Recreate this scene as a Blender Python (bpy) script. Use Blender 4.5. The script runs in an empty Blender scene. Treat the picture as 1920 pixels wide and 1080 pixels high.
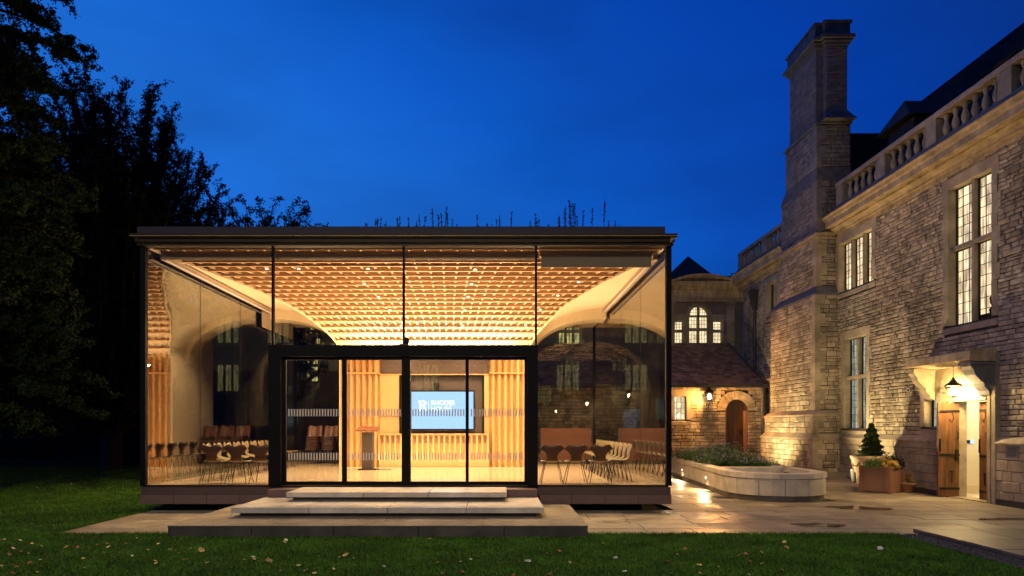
import bpy, math, random
import numpy as np
from mathutils import Vector, Matrix
R = math.radians
rnd = random.Random(7)
sc = bpy.context.scene
COL = sc.collection

# ------------------------------------------------------------------ camera
F = 1280.0                      # focal length in pixels of the 1920 wide photograph
CX, CY, CZ = 930.0, 800.0, 1.625
cam_d = bpy.data.cameras.new('camera')
cam = bpy.data.objects.new('camera', cam_d); COL.objects.link(cam)
cam.location = (0, 0, CZ); cam.rotation_euler = (R(90), 0, 0)
cam_d.sensor_width = 36; cam_d.lens = 24
cam_d.shift_x = (960 - CX) / 1920; cam_d.shift_y = (CY - 540) / 1920
cam_d.clip_start = .1; cam_d.clip_end = 800
sc.camera = cam

def PX(px, Y): return (px - CX) * Y / F          # picture column -> X at depth Y
def PZ(py, Y): return CZ + (CY - py) * Y / F     # picture row -> height at depth Y

# ------------------------------------------------------------------ world (blue hour)
w = bpy.data.worlds.new('World'); sc.world = w; w.use_nodes = True
nt = w.node_tree; nt.nodes.clear()
def N(nt, t, **k):
    n = nt.nodes.new(t)
    for a, b in k.items(): setattr(n, a, b)
    return n
tc = N(nt, 'ShaderNodeTexCoord'); dot = N(nt, 'ShaderNodeVectorMath', operation='DOT_PRODUCT')
dot.inputs[1].default_value = (-.8, .6, -1.0)
nt.links.new(tc.outputs['Generated'], dot.inputs[0])
mr = N(nt, 'ShaderNodeMapRange'); mr.inputs[1].default_value = -1.5; mr.inputs[2].default_value = 1.0
nt.links.new(dot.outputs['Value'], mr.inputs[0])
ramp = N(nt, 'ShaderNodeValToRGB'); cr = ramp.color_ramp
def setramp(cr, stops):
    while len(cr.elements) > 1: cr.elements.remove(cr.elements[-1])
    cr.elements[0].position = stops[0][0]; cr.elements[0].color = (*stops[0][1], 1)
    for p, c in stops[1:]:
        e = cr.elements.new(p); e.color = (*c, 1)
g = lambda f: (f + 1.5) / 2.5
setramp(cr, [(0, (.006, .014, .07)), (g(-.7), (.004, .022, .15)), (g(-.25), (.0013, .047, .375)), (g(.0), (.0034, .068, .44)),
             (g(.15), (.004, .095, .54)), (g(.4), (.012, .15, .68)), (g(.65), (.016, .175, .76)), (1, (.02, .19, .78))])
nt.links.new(mr.outputs[0], ramp.inputs[0])
cn = N(nt, 'ShaderNodeTexNoise'); cn.inputs['Scale'].default_value = 1.7; cn.inputs['Detail'].default_value = 5
cm = N(nt, 'ShaderNodeMapping'); cm.inputs['Scale'].default_value = (1, 1, 3)
nt.links.new(tc.outputs['Generated'], cm.inputs[0]); nt.links.new(cm.outputs[0], cn.inputs[0])
c2 = N(nt, 'ShaderNodeMapRange'); c2.inputs[1].default_value = .45; c2.inputs[2].default_value = .75
c2.inputs[3].default_value = 1.04; c2.inputs[4].default_value = .68
nt.links.new(cn.outputs[0], c2.inputs[0])
sm = N(nt, 'ShaderNodeVectorMath', operation='SCALE')
nt.links.new(ramp.outputs[0], sm.inputs[0]); nt.links.new(c2.outputs[0], sm.inputs['Scale'])
bg = N(nt, 'ShaderNodeBackground'); bg.inputs[1].default_value = 1.0
nt.links.new(sm.outputs[0], bg.inputs[0])
wo = N(nt, 'ShaderNodeOutputWorld'); nt.links.new(bg.outputs[0], wo.inputs[0])
sc.view_settings.view_transform = 'Standard'; sc.view_settings.look = 'None'
sc.view_settings.exposure = 0; sc.view_settings.gamma = 1
sc.cycles.use_denoising = True
sc.cycles.max_bounces = 10; sc.cycles.transparent_max_bounces = 24
sc.cycles.diffuse_bounces = 5; sc.cycles.glossy_bounces = 5
sc.cycles.caustics_reflective = False; sc.cycles.caustics_refractive = False
sc.cycles.sample_clamp_indirect = 4.0

WARM = (1.0, .66, .27); WARM2 = (1.0, .675, .375); CREAM = (1.0, .80, .50)

# ------------------------------------------------------------------ materials
def newmat(name):
    m = bpy.data.materials.new(name); m.use_nodes = True
    b = m.node_tree.nodes['Principled BSDF']
    return m, m.node_tree, b
def mat(name, col, rough=.7, var=.25, scale=6, bump=0, bscale=40, spec=.5, metal=0, island=0, stretch=(1, 1, 1), col2=None, rvar=0, stain=0, sscale=.7):
    m, nt, b = newmat(name)
    L = nt.links.new
    b.inputs['Roughness'].default_value = rough; b.inputs['Metallic'].default_value = metal
    b.inputs['Specular IOR Level'].default_value = spec
    tc = N(nt, 'ShaderNodeTexCoord'); mp = N(nt, 'ShaderNodeMapping'); mp.inputs['Scale'].default_value = stretch
    geo = N(nt, 'ShaderNodeNewGeometry')
    L(geo.outputs['Position'], mp.inputs[0])
    n1 = N(nt, 'ShaderNodeTexNoise'); n1.inputs['Scale'].default_value = scale; n1.inputs['Detail'].default_value = 6; n1.inputs['Roughness'].default_value = .65
    L(mp.outputs[0], n1.inputs[0])
    rp = N(nt, 'ShaderNodeValToRGB')
    c2 = col2 or tuple(min(1, c * (1 + var)) for c in col)
    c1 = tuple(c * (1 - var) for c in col)
    setramp(rp.color_ramp, [(.3, c1), (.52, col), (.72, c2)])
    L(n1.outputs[0], rp.inputs[0])
    out = rp.outputs[0]
    if island:
        oi = N(nt, 'ShaderNodeObjectInfo')
        ad = N(nt, 'ShaderNodeMath', operation='ADD'); L(geo.outputs['Random Per Island'], ad.inputs[0]); L(oi.outputs['Random'], ad.inputs[1])
        fr = N(nt, 'ShaderNodeMath', operation='FRACT'); L(ad.outputs[0], fr.inputs[0])
        mr = N(nt, 'ShaderNodeMapRange'); mr.inputs[3].default_value = 1 - island; mr.inputs[4].default_value = 1 + island * .8
        L(fr.outputs[0], mr.inputs[0])
        s = N(nt, 'ShaderNodeVectorMath', operation='SCALE'); L(out, s.inputs[0]); L(mr.outputs[0], s.inputs['Scale'])
        out = s.outputs[0]
    if stain:
        n4 = N(nt, 'ShaderNodeTexNoise'); n4.inputs['Scale'].default_value = sscale; n4.inputs['Detail'].default_value = 7; n4.inputs['Roughness'].default_value = .7
        L(mp.outputs[0], n4.inputs[0])
        m4 = N(nt, 'ShaderNodeMapRange'); m4.inputs[1].default_value = .38; m4.inputs[2].default_value = .62; m4.inputs[3].default_value = 1 - stain; m4.inputs[4].default_value = 1 + stain * .45
        L(n4.outputs[0], m4.inputs[0])
        s4 = N(nt, 'ShaderNodeVectorMath', operation='SCALE'); L(out, s4.inputs[0]); L(m4.outputs[0], s4.inputs['Scale']); out = s4.outputs[0]
    L(out, b.inputs['Base Color'])
    if rvar:
        n3 = N(nt, 'ShaderNodeTexNoise'); n3.inputs['Scale'].default_value = 1.1; n3.inputs['Detail'].default_value = 4
        L(geo.outputs['Position'], n3.inputs[0])
        m3 = N(nt, 'ShaderNodeMapRange'); m3.inputs[1].default_value = .38; m3.inputs[2].default_value = .62
        m3.inputs[3].default_value = rough - rvar; m3.inputs[4].default_value = rough + rvar
        L(n3.outputs[0], m3.inputs[0]); L(m3.outputs[0], b.inputs['Roughness'])
    if bump:
        n2 = N(nt, 'ShaderNodeTexNoise'); n2.inputs['Scale'].default_value = bscale; n2.inputs['Detail'].default_value = 5
        L(mp.outputs[0], n2.inputs[0])
        bp = N(nt, 'ShaderNodeBump'); bp.inputs['Strength'].default_value = bump; bp.inputs['Distance'].default_value = .02
        L(n2.outputs[0], bp.inputs['Height']); L(bp.outputs[0], b.inputs['Normal'])
    return m
def emat(name, col, strength, var=0, scale=3, stretch=(1, 1, 1), lo=.35):
    m, nt, b = newmat(name); nt.nodes.remove(b); L = nt.links.new
    e = N(nt, 'ShaderNodeEmission'); e.inputs[0].default_value = (*col, 1); e.inputs[1].default_value = strength
    if var:
        geo = N(nt, 'ShaderNodeNewGeometry'); mp = N(nt, 'ShaderNodeMapping'); mp.inputs['Scale'].default_value = stretch
        L(geo.outputs['Position'], mp.inputs[0])
        n = N(nt, 'ShaderNodeTexNoise'); n.inputs['Scale'].default_value = scale; n.inputs['Detail'].default_value = 2
        L(mp.outputs[0], n.inputs[0])
        mr = N(nt, 'ShaderNodeMapRange'); mr.inputs[1].default_value = .4; mr.inputs[2].default_value = .6
        mr.inputs[3].default_value = strength * lo; mr.inputs[4].default_value = strength
        L(n.outputs[0], mr.inputs[0]); L(mr.outputs[0], e.inputs[1])
    L(e.outputs[0], nt.nodes['Material Output'].inputs[0])
    return m
def glassmat(name, tint=(1, 1, 1), f0=.04, layers=1):
    m, nt, b = newmat(name); nt.nodes.remove(b); L = nt.links.new
    geo = N(nt, 'ShaderNodeNewGeometry'); d = N(nt, 'ShaderNodeVectorMath', operation='DOT_PRODUCT')
    L(geo.outputs['Incoming'], d.inputs[0]); L(geo.outputs['Normal'], d.inputs[1])
    a = N(nt, 'ShaderNodeMath', operation='ABSOLUTE'); L(d.outputs['Value'], a.inputs[0])
    s = N(nt, 'ShaderNodeMath', operation='SUBTRACT'); s.inputs[0].default_value = 1; L(a.outputs[0], s.inputs[1])
    p = N(nt, 'ShaderNodeMath', operation='POWER'); L(s.outputs[0], p.inputs[0]); p.inputs[1].default_value = 5
    q0 = N(nt, 'ShaderNodeMath', operation='MULTIPLY_ADD'); L(p.outputs[0], q0.inputs[0]); q0.inputs[1].default_value = f0 - 1; q0.inputs[2].default_value = 1 - f0
    q1 = N(nt, 'ShaderNodeMath', operation='POWER'); L(q0.outputs[0], q1.inputs[0]); q1.inputs[1].default_value = layers
    q = N(nt, 'ShaderNodeMath', operation='SUBTRACT'); q.inputs[0].default_value = 1; L(q1.outputs[0], q.inputs[1])
    t = N(nt, 'ShaderNodeBsdfTransparent'); t.inputs[0].default_value = (*tint, 1)
    gl = N(nt, 'ShaderNodeBsdfGlossy'); gl.inputs['Roughness'].default_value = 0
    mx = N(nt, 'ShaderNodeMixShader'); L(q.outputs[0], mx.inputs[0]); L(t.outputs[0], mx.inputs[1]); L(gl.outputs[0], mx.inputs[2])
    L(mx.outputs[0], nt.nodes['Material Output'].inputs[0])
    return m
M = {}
M['stone'] = mat('limestone_rubble', (.45, .37, .25), .9, .38, 3.2, .9, 45, .2, island=.30, stain=.38)
M['mortar'] = mat('mortar', (.065, .052, .038), .95, .3, 8, .4, 60, .2)
M['ashlar'] = mat('dressed_limestone', (.42, .34, .22), .8, .22, 2.5, .25, 90, .3, island=.10, stain=.30, sscale=1.3)
M['cornice'] = mat('cornice_limestone', (.42, .32, .19), .8, .5, 2.2, .3, 60, .3, stretch=(3, 1.2, 1))
M['weathered_and_shade'] = mat('weathered_and_shade_stone', (.16, .15, .15), .85, .35, 4, .3, 60, .3)
M['chimney'] = mat('chimney_stone', (.26, .23, .20), .85, .3, 5, .6, 60, .3, island=.2)
M['slate'] = mat('dark_roof_slate', (.035, .032, .035), .7, .3, 8, .5, 30, .3)
M['tile'] = mat('stone_roof_tile', (.30, .18, .12), .8, .35, 9, .5, 50, .3, island=.45)
M['paving'] = mat('wet_paving', (.36, .29, .195), .50, .25, 1.6, .15, 50, .35, island=.16, rvar=.16, stain=.28, sscale=1.1)
M['joint'] = mat('paving_joint', (.06, .05, .04), .9)
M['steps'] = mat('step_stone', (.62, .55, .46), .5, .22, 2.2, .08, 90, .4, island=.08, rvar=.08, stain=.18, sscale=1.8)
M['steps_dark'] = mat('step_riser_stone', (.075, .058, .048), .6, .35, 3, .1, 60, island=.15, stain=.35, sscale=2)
M['white_stone'] = mat('pale_planter_stone', (.55, .48, .42), .55, .24, 3.0, .06, 80, .4, island=.06)
M['black'] = mat('black_metal', (.006, .005, .006), .6, .1, 5, spec=.12)
M['bronze'] = mat('bronze_metal', (.035, .022, .015), .55, .15, 5, spec=.2)
M['fascia'] = mat('grey_fascia_metal', (.045, .036, .050), .6, .08, 3, spec=.2)
M['clad'] = mat('terracotta_cladding', (.17, .10, .09), .6, .10, 5, .05, 60, .4, island=.05)
M['clad_dark'] = mat('dark_band_cladding', (.09, .055, .05), .5, .10, 5)
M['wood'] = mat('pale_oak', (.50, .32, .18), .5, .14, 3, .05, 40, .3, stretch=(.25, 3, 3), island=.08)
M['wood_back'] = mat('oak_backing', (.76, .59, .41), .55, .12, 2, .03, 40, .3, stretch=(.3, 2, 2))
M['woodv'] = mat('pale_oak_fins', (.56, .33, .14), .5, .14, 3, .05, 40, .3, stretch=(4, 4, .3), island=.08)
M['panel'] = mat('oak_panel', (.50, .30, .13), .5, .10, 2, .02, 40, .3, stretch=(5, 5, .3))
M['plaster'] = mat('warm_plaster', (.72, .59, .41), .8, .06, 1.2, .05, 20, .2)
M['darkwood'] = mat('dark_bulkhead', (.055, .038, .034), .55, .1, 4)
M['floor'] = mat('polished_floor', (.52, .40, .27), .16, .08, 1.5, 0, 40, .5)
M['chair'] = mat('chair_plywood_dark', (.125, .046, .026), .33, .22, 3, 0, 40, .5, stretch=(1, 1, 5))
M['chairpale'] = mat('chair_plywood_pale', (.16, .125, .065), .4, .15, 3, 0, 40, .5, stretch=(1, 1, 5))
M['steel'] = mat('dark_steel', (.06, .05, .045), .25, .1, 5, metal=.8)
M['redwood'] = mat('red_brown_timber', (.095, .032, .016), .4, .25, 3, 0, 40, stretch=(.3, 2, 6))
M['lectern'] = mat('lectern_grey', (.055, .038, .034), .5, .15, 3)
M['blind'] = mat('blind_fabric', (.34, .26, .20), .7, .08, 3)
M['oakdoor'] = mat('old_oak_door', (.15, .065, .022), .5, .6, 5, .4, 30, .4, stretch=(3, 3, .35))
M['darkdoor'] = mat('dark_oak_door', (.07, .03, .014), .5, .4, 5, .3, 30, .4, stretch=(3, 3, .35))
M['iron'] = mat('black_iron', (.015, .013, .012), .5, .1, 5, metal=.5)
M['lead'] = mat('window_lead', (.03, .028, .028), .6, .1, 5)
M['soil'] = mat('soil', (.035, .025, .018), .95, .4, 20, .5, 40)
M['ground'] = mat('lawn_soil', (.022, .045, .010), .95, .5, 14, .6, 60, .1)
M['grass'] = mat('grass_blades', (.080, .190, .014), .6, .5, 1.4, 0, 40, .2, island=.6)
M['leafdark'] = mat('dark_foliage', (.022, .036, .010), .7, .4, 1.5, 0, 40, .15, island=.5)
M['leafyew'] = mat('yew_foliage', (.009, .014, .006), .7, .4, 1.5, 0, 40, .15, island=.4)
M['leafplant'] = mat('border_foliage', (.085, .16, .035), .6, .4, 5, 0, 40, .3, island=.5)
M['lavender'] = mat('purple_flower', (.34, .28, .55), .7, .3, 8, island=.3)
M['bark'] = mat('bark', (.035, .028, .02), .9, .4, 9, .6, 30)
M['terracotta'] = mat('terracotta_pot', (.42, .22, .12), .75, .25, 4, .2, 50, .3)
M['terrapale'] = mat('limed_terracotta', (.48, .33, .19), .8, .45, 3, .2, 50, .3)
M['timber'] = mat('painted_timber_planter', (.26, .13, .08), .6, .15, 5, .1, 40)
M['zinc'] = mat('zinc_bucket', (.20, .21, .22), .5, .2, 6, metal=.4)
M['autumn'] = mat('autumn_leaf', (.72, .48, .14), .6, .3, 12, island=.5)
M['autumn2'] = mat('pale_leaf', (.80, .72, .52), .6, .3, 12, island=.3)
M['autumn3'] = mat('rust_leaf', (.45, .14, .05), .6, .3, 12, island=.3)
M['yellowplant'] = mat('yellow_foliage', (.55, .34, .06), .7, .4, 9, island=.3)
M['pipe'] = mat('lead_pipe', (.05, .045, .05), .5, .2, 5, metal=.3)
M['whitewall'] = mat('white_painted_wall', (.75, .68, .50), .7, .03, 2)
M['white'] = mat('white_plastic', (.7, .7, .68), .4, .03, 2)
M['slab'] = mat('old_flagstone', (.11, .09, .085), .5, .3, 3, .2, 40, island=.1)
M['gravel'] = mat('gravel', (.10, .09, .10), .8, .5, 30, .8, 60, island=.6)
M['farwall'] = mat('far_wing_stone', (.20, .16, .13), .9, .25, 2, .3, 40)
M['glass'] = glassmat('double_glazing', (.94, .95, .91), .045, 1.5)
M['sideglass'] = glassmat('coated_side_glazing', (.90, .90, .82), .05, 4)
M['oldglass'] = glassmat('leaded_glass', (.9, .92, .88), .05)
_n = M['oldglass'].node_tree; _t = [n for n in _n.nodes if n.type == 'BSDF_TRANSPARENT'][0]; _o = N(_n, 'ShaderNodeObjectInfo'); _r = N(_n, 'ShaderNodeValToRGB')
setramp(_r.color_ramp, [(0, (.55, .52, .50)), (.35, (.86, .84, .78)), (.7, (.95, .93, .86)), (1, (.78, .80, .84))]); _n.links.new(_o.outputs['Random'], _r.inputs[0]); _n.links.new(_r.outputs[0], _t.inputs[0])
M['lit_edge_paint'] = mat('gutter_lit_edge_paint', (.30, .20, .07), .5, .2, 4, spec=.3)  # golden colour for the painted light line on the gutter
M['screen'] = emat('screen_light', (.38, .61, 1.0), 1.6)
M['print'] = emat('screen_lettering', (.9, .97, 1.0), 2.2)
M['dash'] = mat('white_glass_print', (.75, .68, .60), .6, .02)
M['room'] = emat('lit_room', (1.0, .77, .48), 1.75, 1, 2.4, (1, 4, .6), .38)
M['room_cool'] = emat('lit_room_cool', (.72, .78, .66), .85, 1, 2.6, (1, 6, .4), .30)
M['room_bright'] = emat('bright_lit_room', (1.0, .82, .50), 1.5, 1, 2.0, (1.5, 1, 1), .75)
M['room_dim'] = emat('dim_lit_room', (.90, .80, .34), 1.25, 1, 4.0, (3, 1, .5), .3)
M['room_dark'] = mat('dark_room', (.03, .03, .03), .8)
M['bulb'] = emat('lamp_glow', (1, .86, .55), 30)
M['bulb_soft'] = emat('lamp_glow_soft', (1, .80, .45), 9)
M['led'] = emat('led_strip', (1, .66, .30), 2.5)
M['spotdisc'] = emat('downlight_glow', (1, .85, .6), 4)

# ------------------------------------------------------------------ mesh helpers
class MB:
    def __init__(s): s.v = []; s.f = []
    def add(s, vs, fs):
        o = len(s.v); s.v += [tuple(v) for v in vs]; s.f += [tuple(i + o for i in f) for f in fs]; return s
    def box(s, x0, y0, z0, x1, y1, z1, T=None):
        x0, x1 = sorted((x0, x1)); y0, y1 = sorted((y0, y1)); z0, z1 = sorted((z0, z1))
        vs = [(x0, y0, z0), (x1, y0, z0), (x1, y1, z0), (x0, y1, z0), (x0, y0, z1), (x1, y0, z1), (x1, y1, z1), (x0, y1, z1)]
        if T: vs = [T(*v) for v in vs]
        return s.add(vs, [(0, 3, 2, 1), (4, 5, 6, 7), (0, 1, 5, 4), (1, 2, 6, 5), (2, 3, 7, 6), (3, 0, 4, 7)])
    def chbox(s, x0, y0, z0, x1, y1, z1, c=.01, T=None):
        """box with its upper edges and upright edges eased"""
        def ring(z, i):
            a, b, d, e = x0 + i, x1 - i, y0 + i, y1 - i
            return [(a + c, d, z), (b - c, d, z), (b, d + c, z), (b, e - c, z), (b - c, e, z), (a + c, e, z), (a, e - c, z), (a, d + c, z)]
        vs = ring(z0, 0) + ring(z1 - c, 0) + ring(z1, c)
        if T: vs = [T(*v) for v in vs]
        fs = [tuple(range(7, -1, -1)), tuple(range(16, 24))]
        for r in (0, 8):
            for i in range(8): fs.append((r + i, r + (i + 1) % 8, r + 8 + (i + 1) % 8, r + 8 + i))
        return s.add(vs, fs)
    def tube(s, pts, r, n=6, cap=True):
        pts = [Vector(p) for p in pts]; rs = r if isinstance(r, (list, tuple)) else [r] * len(pts)
        vs = []; up = Vector((0, 0, 1))
        for i, p in enumerate(pts):
            d = (pts[min(i + 1, len(pts) - 1)] - pts[max(i - 1, 0)]).normalized()
            a = d.cross(up if abs(d.z) < .95 else Vector((1, 0, 0))).normalized(); b = d.cross(a)
            for k in range(n):
                t = 2 * math.pi * k / n; vs.append(p + rs[i] * (a * math.cos(t) + b * math.sin(t)))
        fs = [(i * n + k, i * n + (k + 1) % n, (i + 1) * n + (k + 1) % n, (i + 1) * n + k) for i in range(len(pts) - 1) for k in range(n)]
        if cap: fs += [tuple(range(n)), tuple(range(len(vs) - n, len(vs)))]
        return s.add(vs, fs)
    def lathe(s, prof, c=(0, 0, 0), n=20, cap=True):
        vs = [(c[0] + r * math.cos(2 * math.pi * k / n), c[1] + r * math.sin(2 * math.pi * k / n), c[2] + z) for r, z in prof for k in range(n)]
        fs = [(i * n + k, i * n + (k + 1) % n, (i + 1) * n + (k + 1) % n, (i + 1) * n + k) for i in range(len(prof) - 1) for k in range(n)]
        if cap: fs += [tuple(range(n - 1, -1, -1)), tuple(range(len(vs) - n, len(vs)))]
        return s.add(vs, fs)
    def prism(s, poly, y0, y1, T=None):
        """poly in (a,b); extruded along y; vertex = (a,y,b)"""
        n = len(poly)
        vs = [(a, y0, b) for a, b in poly] + [(a, y1, b) for a, b in poly]
        if T: vs = [T(*v) for v in vs]
        return s.add(vs, [tuple(range(n)), tuple(range(2 * n - 1, n - 1, -1))] + [(i, (i + 1) % n, n + (i + 1) % n, n + i) for i in range(n)])
    def mesh(s, name, m=None, smooth=False):
        me = bpy.data.meshes.new(name); me.from_pydata(s.v, [], s.f)
        if m: me.materials.append(M[m] if isinstance(m, str) else m)
        if smooth: me.polygons.foreach_set('use_smooth', [True] * len(me.polygons))
        me.update(); return me
    def build(s, name, m, parent=None, smooth=False, **k):
        return link(name, s.mesh(name, m, smooth), parent, **k)
def link(name, data, parent=None, label=None, cat=None, group=None, kind=None, loc=None, rotz=0):
    o = bpy.data.objects.new(name, data); COL.objects.link(o)
    if parent: o.parent = parent
    if loc is not None: o.location = loc
    if rotz: o.rotation_euler = (0, 0, rotz)
    if label: o['label'] = label
    if cat: o['category'] = cat
    if group: o['group'] = group
    if kind: o['kind'] = kind
    return o
def thing(name, label, cat, loc=(0, 0, 0), rotz=0, group=None):
    return link(name, None, None, label, cat, group, None, loc, rotz)
def box(*a, T=None): return MB().box(*a, T=T)
def copy_tree(o, parent=None):
    c = o.copy(); COL.objects.link(c)
    if parent: c.parent = parent
    for ch in o.children: copy_tree(ch, c)
    return c
LK = 7.3
def light(name, kind, loc, power, col=WARM, parent=None, size=.05, spot=None, target=None, blend=.6, sizey=None):
    d = bpy.data.lights.new(name, kind); d.energy = power * LK; d.color = col
    if kind in ('POINT', 'SPOT'): d.shadow_soft_size = size
    if kind == 'AREA':
        d.shape = 'RECTANGLE'; d.size = size; d.size_y = sizey or size
    if kind == 'SPOT': d.spot_size = R(spot or 80); d.spot_blend = blend
    o = bpy.data.objects.new(name, d); COL.objects.link(o); o.location = loc
    if parent: o.parent = parent
    if target is not None:
        v = Vector(target) - Vector(loc); o.rotation_euler = v.to_track_quat('-Z', 'Y').to_euler()
    return o
def mesh_np(name, verts, nper, m):
    """verts (N*nper,3), faces of nper vertices each"""
    n = len(verts) // nper
    me = bpy.data.meshes.new(name); me.vertices.add(len(verts)); me.vertices.foreach_set('co', verts.astype(np.float32).ravel())
    me.loops.add(len(verts)); me.loops.foreach_set('vertex_index', np.arange(len(verts), dtype=np.int32))
    me.polygons.add(n); me.polygons.foreach_set('loop_start', np.arange(0, len(verts), nper, dtype=np.int32))
    me.polygons.foreach_set('loop_total', np.full(n, nper, dtype=np.int32))
    me.materials.append(M[m]); me.update(calc_edges=True); return me
rng = np.random.default_rng(3)
def leaf_quads(cent, size, aspect=.45, droop=None):
    """small leaf-shaped quads (rhombs) at the centres"""
    n = len(cent); a = rng.normal(size=(n, 3))
    if droop is not None: a = a * .6 + droop
    a /= np.linalg.norm(a, axis=1, keepdims=True)
    b = np.cross(a, rng.normal(size=(n, 3))); b /= np.linalg.norm(b, axis=1, keepdims=True) + 1e-9
    s = (size * rng.uniform(.6, 1.3, n))[:, None] if np.isscalar(size) else size[:, None]
    v = np.stack([cent - a * s * .5, cent + b * s * aspect * .5, cent + a * s * .5, cent - b * s * aspect * .5], 1)
    return v.reshape(-1, 3)

# wall frames: local (u, d, v) -> world ; d = distance out of the wall face
def frameX(X): return lambda u, d, v: (X - d, u, v)       # wall face looking towards -X, u runs along Y
def frameY(Y): return lambda u, d, v: (u, Y - d, v)       # wall face looking towards the camera, u runs along X
def frameGen(o, du, n):
    return lambda u, d, v: (o[0] + du[0] * u + n[0] * d, o[1] + du[1] * u + n[1] * d, v)

def rubble_pieces(u0, u1, v0, v1, holes, hmin=.078, hmax=.130, lmin=.10, lmax=.32, r=rnd):
    out = []; v = v0
    while v < v1 - .02:
        h = r.uniform(hmin, hmax)
        if v + h > v1 - .05: h = v1 - v
        spans = [(u0, u1)]
        for a, b, c, d in holes:
            if c < v + h - .015 and d > v + .015:
                ns = []
                for p, q in spans:
                    if b <= p or a >= q: ns.append((p, q)); continue
                    if a > p: ns.append((p, a))
                    if b < q: ns.append((b, q))
                spans = ns
        for p, q in spans:
            u = p
            while u < q - .015:
                l = r.uniform(lmin, lmax)
                if u + l > q - .1: l = q - u
                if l > .24 and h > .115 and r.random() < .25:      # split into two thin courses
                    k = h * r.uniform(.4, .6)
                    out.append((u, u + l, v, v + k)); m2 = u + l * r.uniform(.35, .65)
                    out.append((u, m2, v + k, v + h)); out.append((m2, u + l, v + k, v + h))
                else: out.append((u, u + l, v, v + h))
                u += l
        v += h
    return out
def stone_piece(mb, pc, T, depth=.034, gap=.0085, r=rnd, ch=.012):
    a, b, c, d = pc; g = gap
    a += g * r.uniform(.5, 1.6); b -= g * r.uniform(.5, 1.6); c += g * r.uniform(.5, 1.4); d -= g * r.uniform(.5, 1.4)
    if b - a < .02 or d - c < .02: return
    k = min(ch, (b - a) * .25, (d - c) * .25)
    j = lambda s=.35: r.uniform(-1, 1) * k * s
    dd = depth * r.uniform(.55, 1.25)
    ou = [(a, c), (b, c), (b, d), (a, d)]
    ring1 = [(x + j(), y + j()) for x, y in ou]
    ring2 = [(a + k + abs(j(1)), c + k + abs(j(1))), (b - k - abs(j(1)), c + k + abs(j(1))), (b - k - abs(j(1)), d - k - abs(j(1))), (a + k + abs(j(1)), d - k - abs(j(1)))]
    vs = [T(x, -.02, y) for x, y in ring1] + [T(x, dd - k * .8, y) for x, y in ring1] + [T(x, dd + r.uniform(-.004, .006), y) for x, y in ring2]
    fs = [(8, 9, 10, 11)]
    for s0 in (0, 4):
        for i in range(4): fs.append((s0 + i, s0 + (i + 1) % 4, s0 + 4 + (i + 1) % 4, s0 + 4 + i))
    mb.add(vs, fs)
def rubble(parent, T, pieces, m='stone', n_own=0, key=None, name='stone', **kw):
    if key and n_own: pieces = sorted(pieces, key=key)
    for pc in pieces[:n_own]:
        mb = MB(); stone_piece(mb, pc, T, **kw)
        if mb.v: mb.build(name, m, parent)
    mb = MB()
    for pc in pieces[n_own:]: stone_piece(mb, pc, T, **kw)
    if mb.v: mb.build(name + 'work', m, parent, kind='stuff')

# ================================================================== GROUND
MB().add([(-300, -150, -.05), (300, -150, -.05), (300, 400, -.05), (-300, 400, -.05)], [(0, 1, 2, 3)]).build('ground', 'ground', kind='structure')
lawn = MB()
for x0, x1, y0, y1 in ((-40, 6.05, -30, 10.25), (-40, -6.72, 10.25, 60)):
    lawn.add([(x0, y0, -.012), (x1, y0, -.012), (x1, y1, -.012), (x0, y1, -.012)], [(0, 1, 2, 3)])
lawn.build('lawn', 'ground', kind='structure')
# grass blades
def blades(n, x0, x1, y0, y1, h):
    x = rng.uniform(x0, x1, n); y = rng.uniform(y0, y1, n); a = rng.uniform(0, 2 * np.pi, n); hh = h * rng.uniform(.4, 1.25, n)
    wd = .0035 * rng.uniform(.7, 1.4, n) * (1 + y / 20)
    ln = rng.normal(0, .45, (n, 2)) * hh[:, None]
    b0 = np.stack([x - np.cos(a) * wd, y - np.sin(a) * wd, np.full(n, -.012)], 1)
    b1 = np.stack([x + np.cos(a) * wd, y + np.sin(a) * wd, np.full(n, -.012)], 1)
    t = np.stack([x + ln[:, 0], y + ln[:, 1], hh - .012], 1)
    return np.stack([b0, b1, t], 1).reshape(-1, 3)
gv = np.concatenate([blades(150000, -7.5, 6.05, 6.9, 10.27, .034), blades(70000, -13, -6.7, 10.2, 17, .042), blades(12000, -7.2, 6.0, 10.2, 10.3, .06),
                     blades(80000, -20, -6.8, 17, 28, .055), blades(5000, -6.78, -6.68, 10.2, 23, .05)])
link('lawn_grass', mesh_np('lawn_grass', gv, 3, 'grass'), label='short green grass of the lawn in front of the glass pavilion', cat='grass', kind='stuff')

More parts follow.
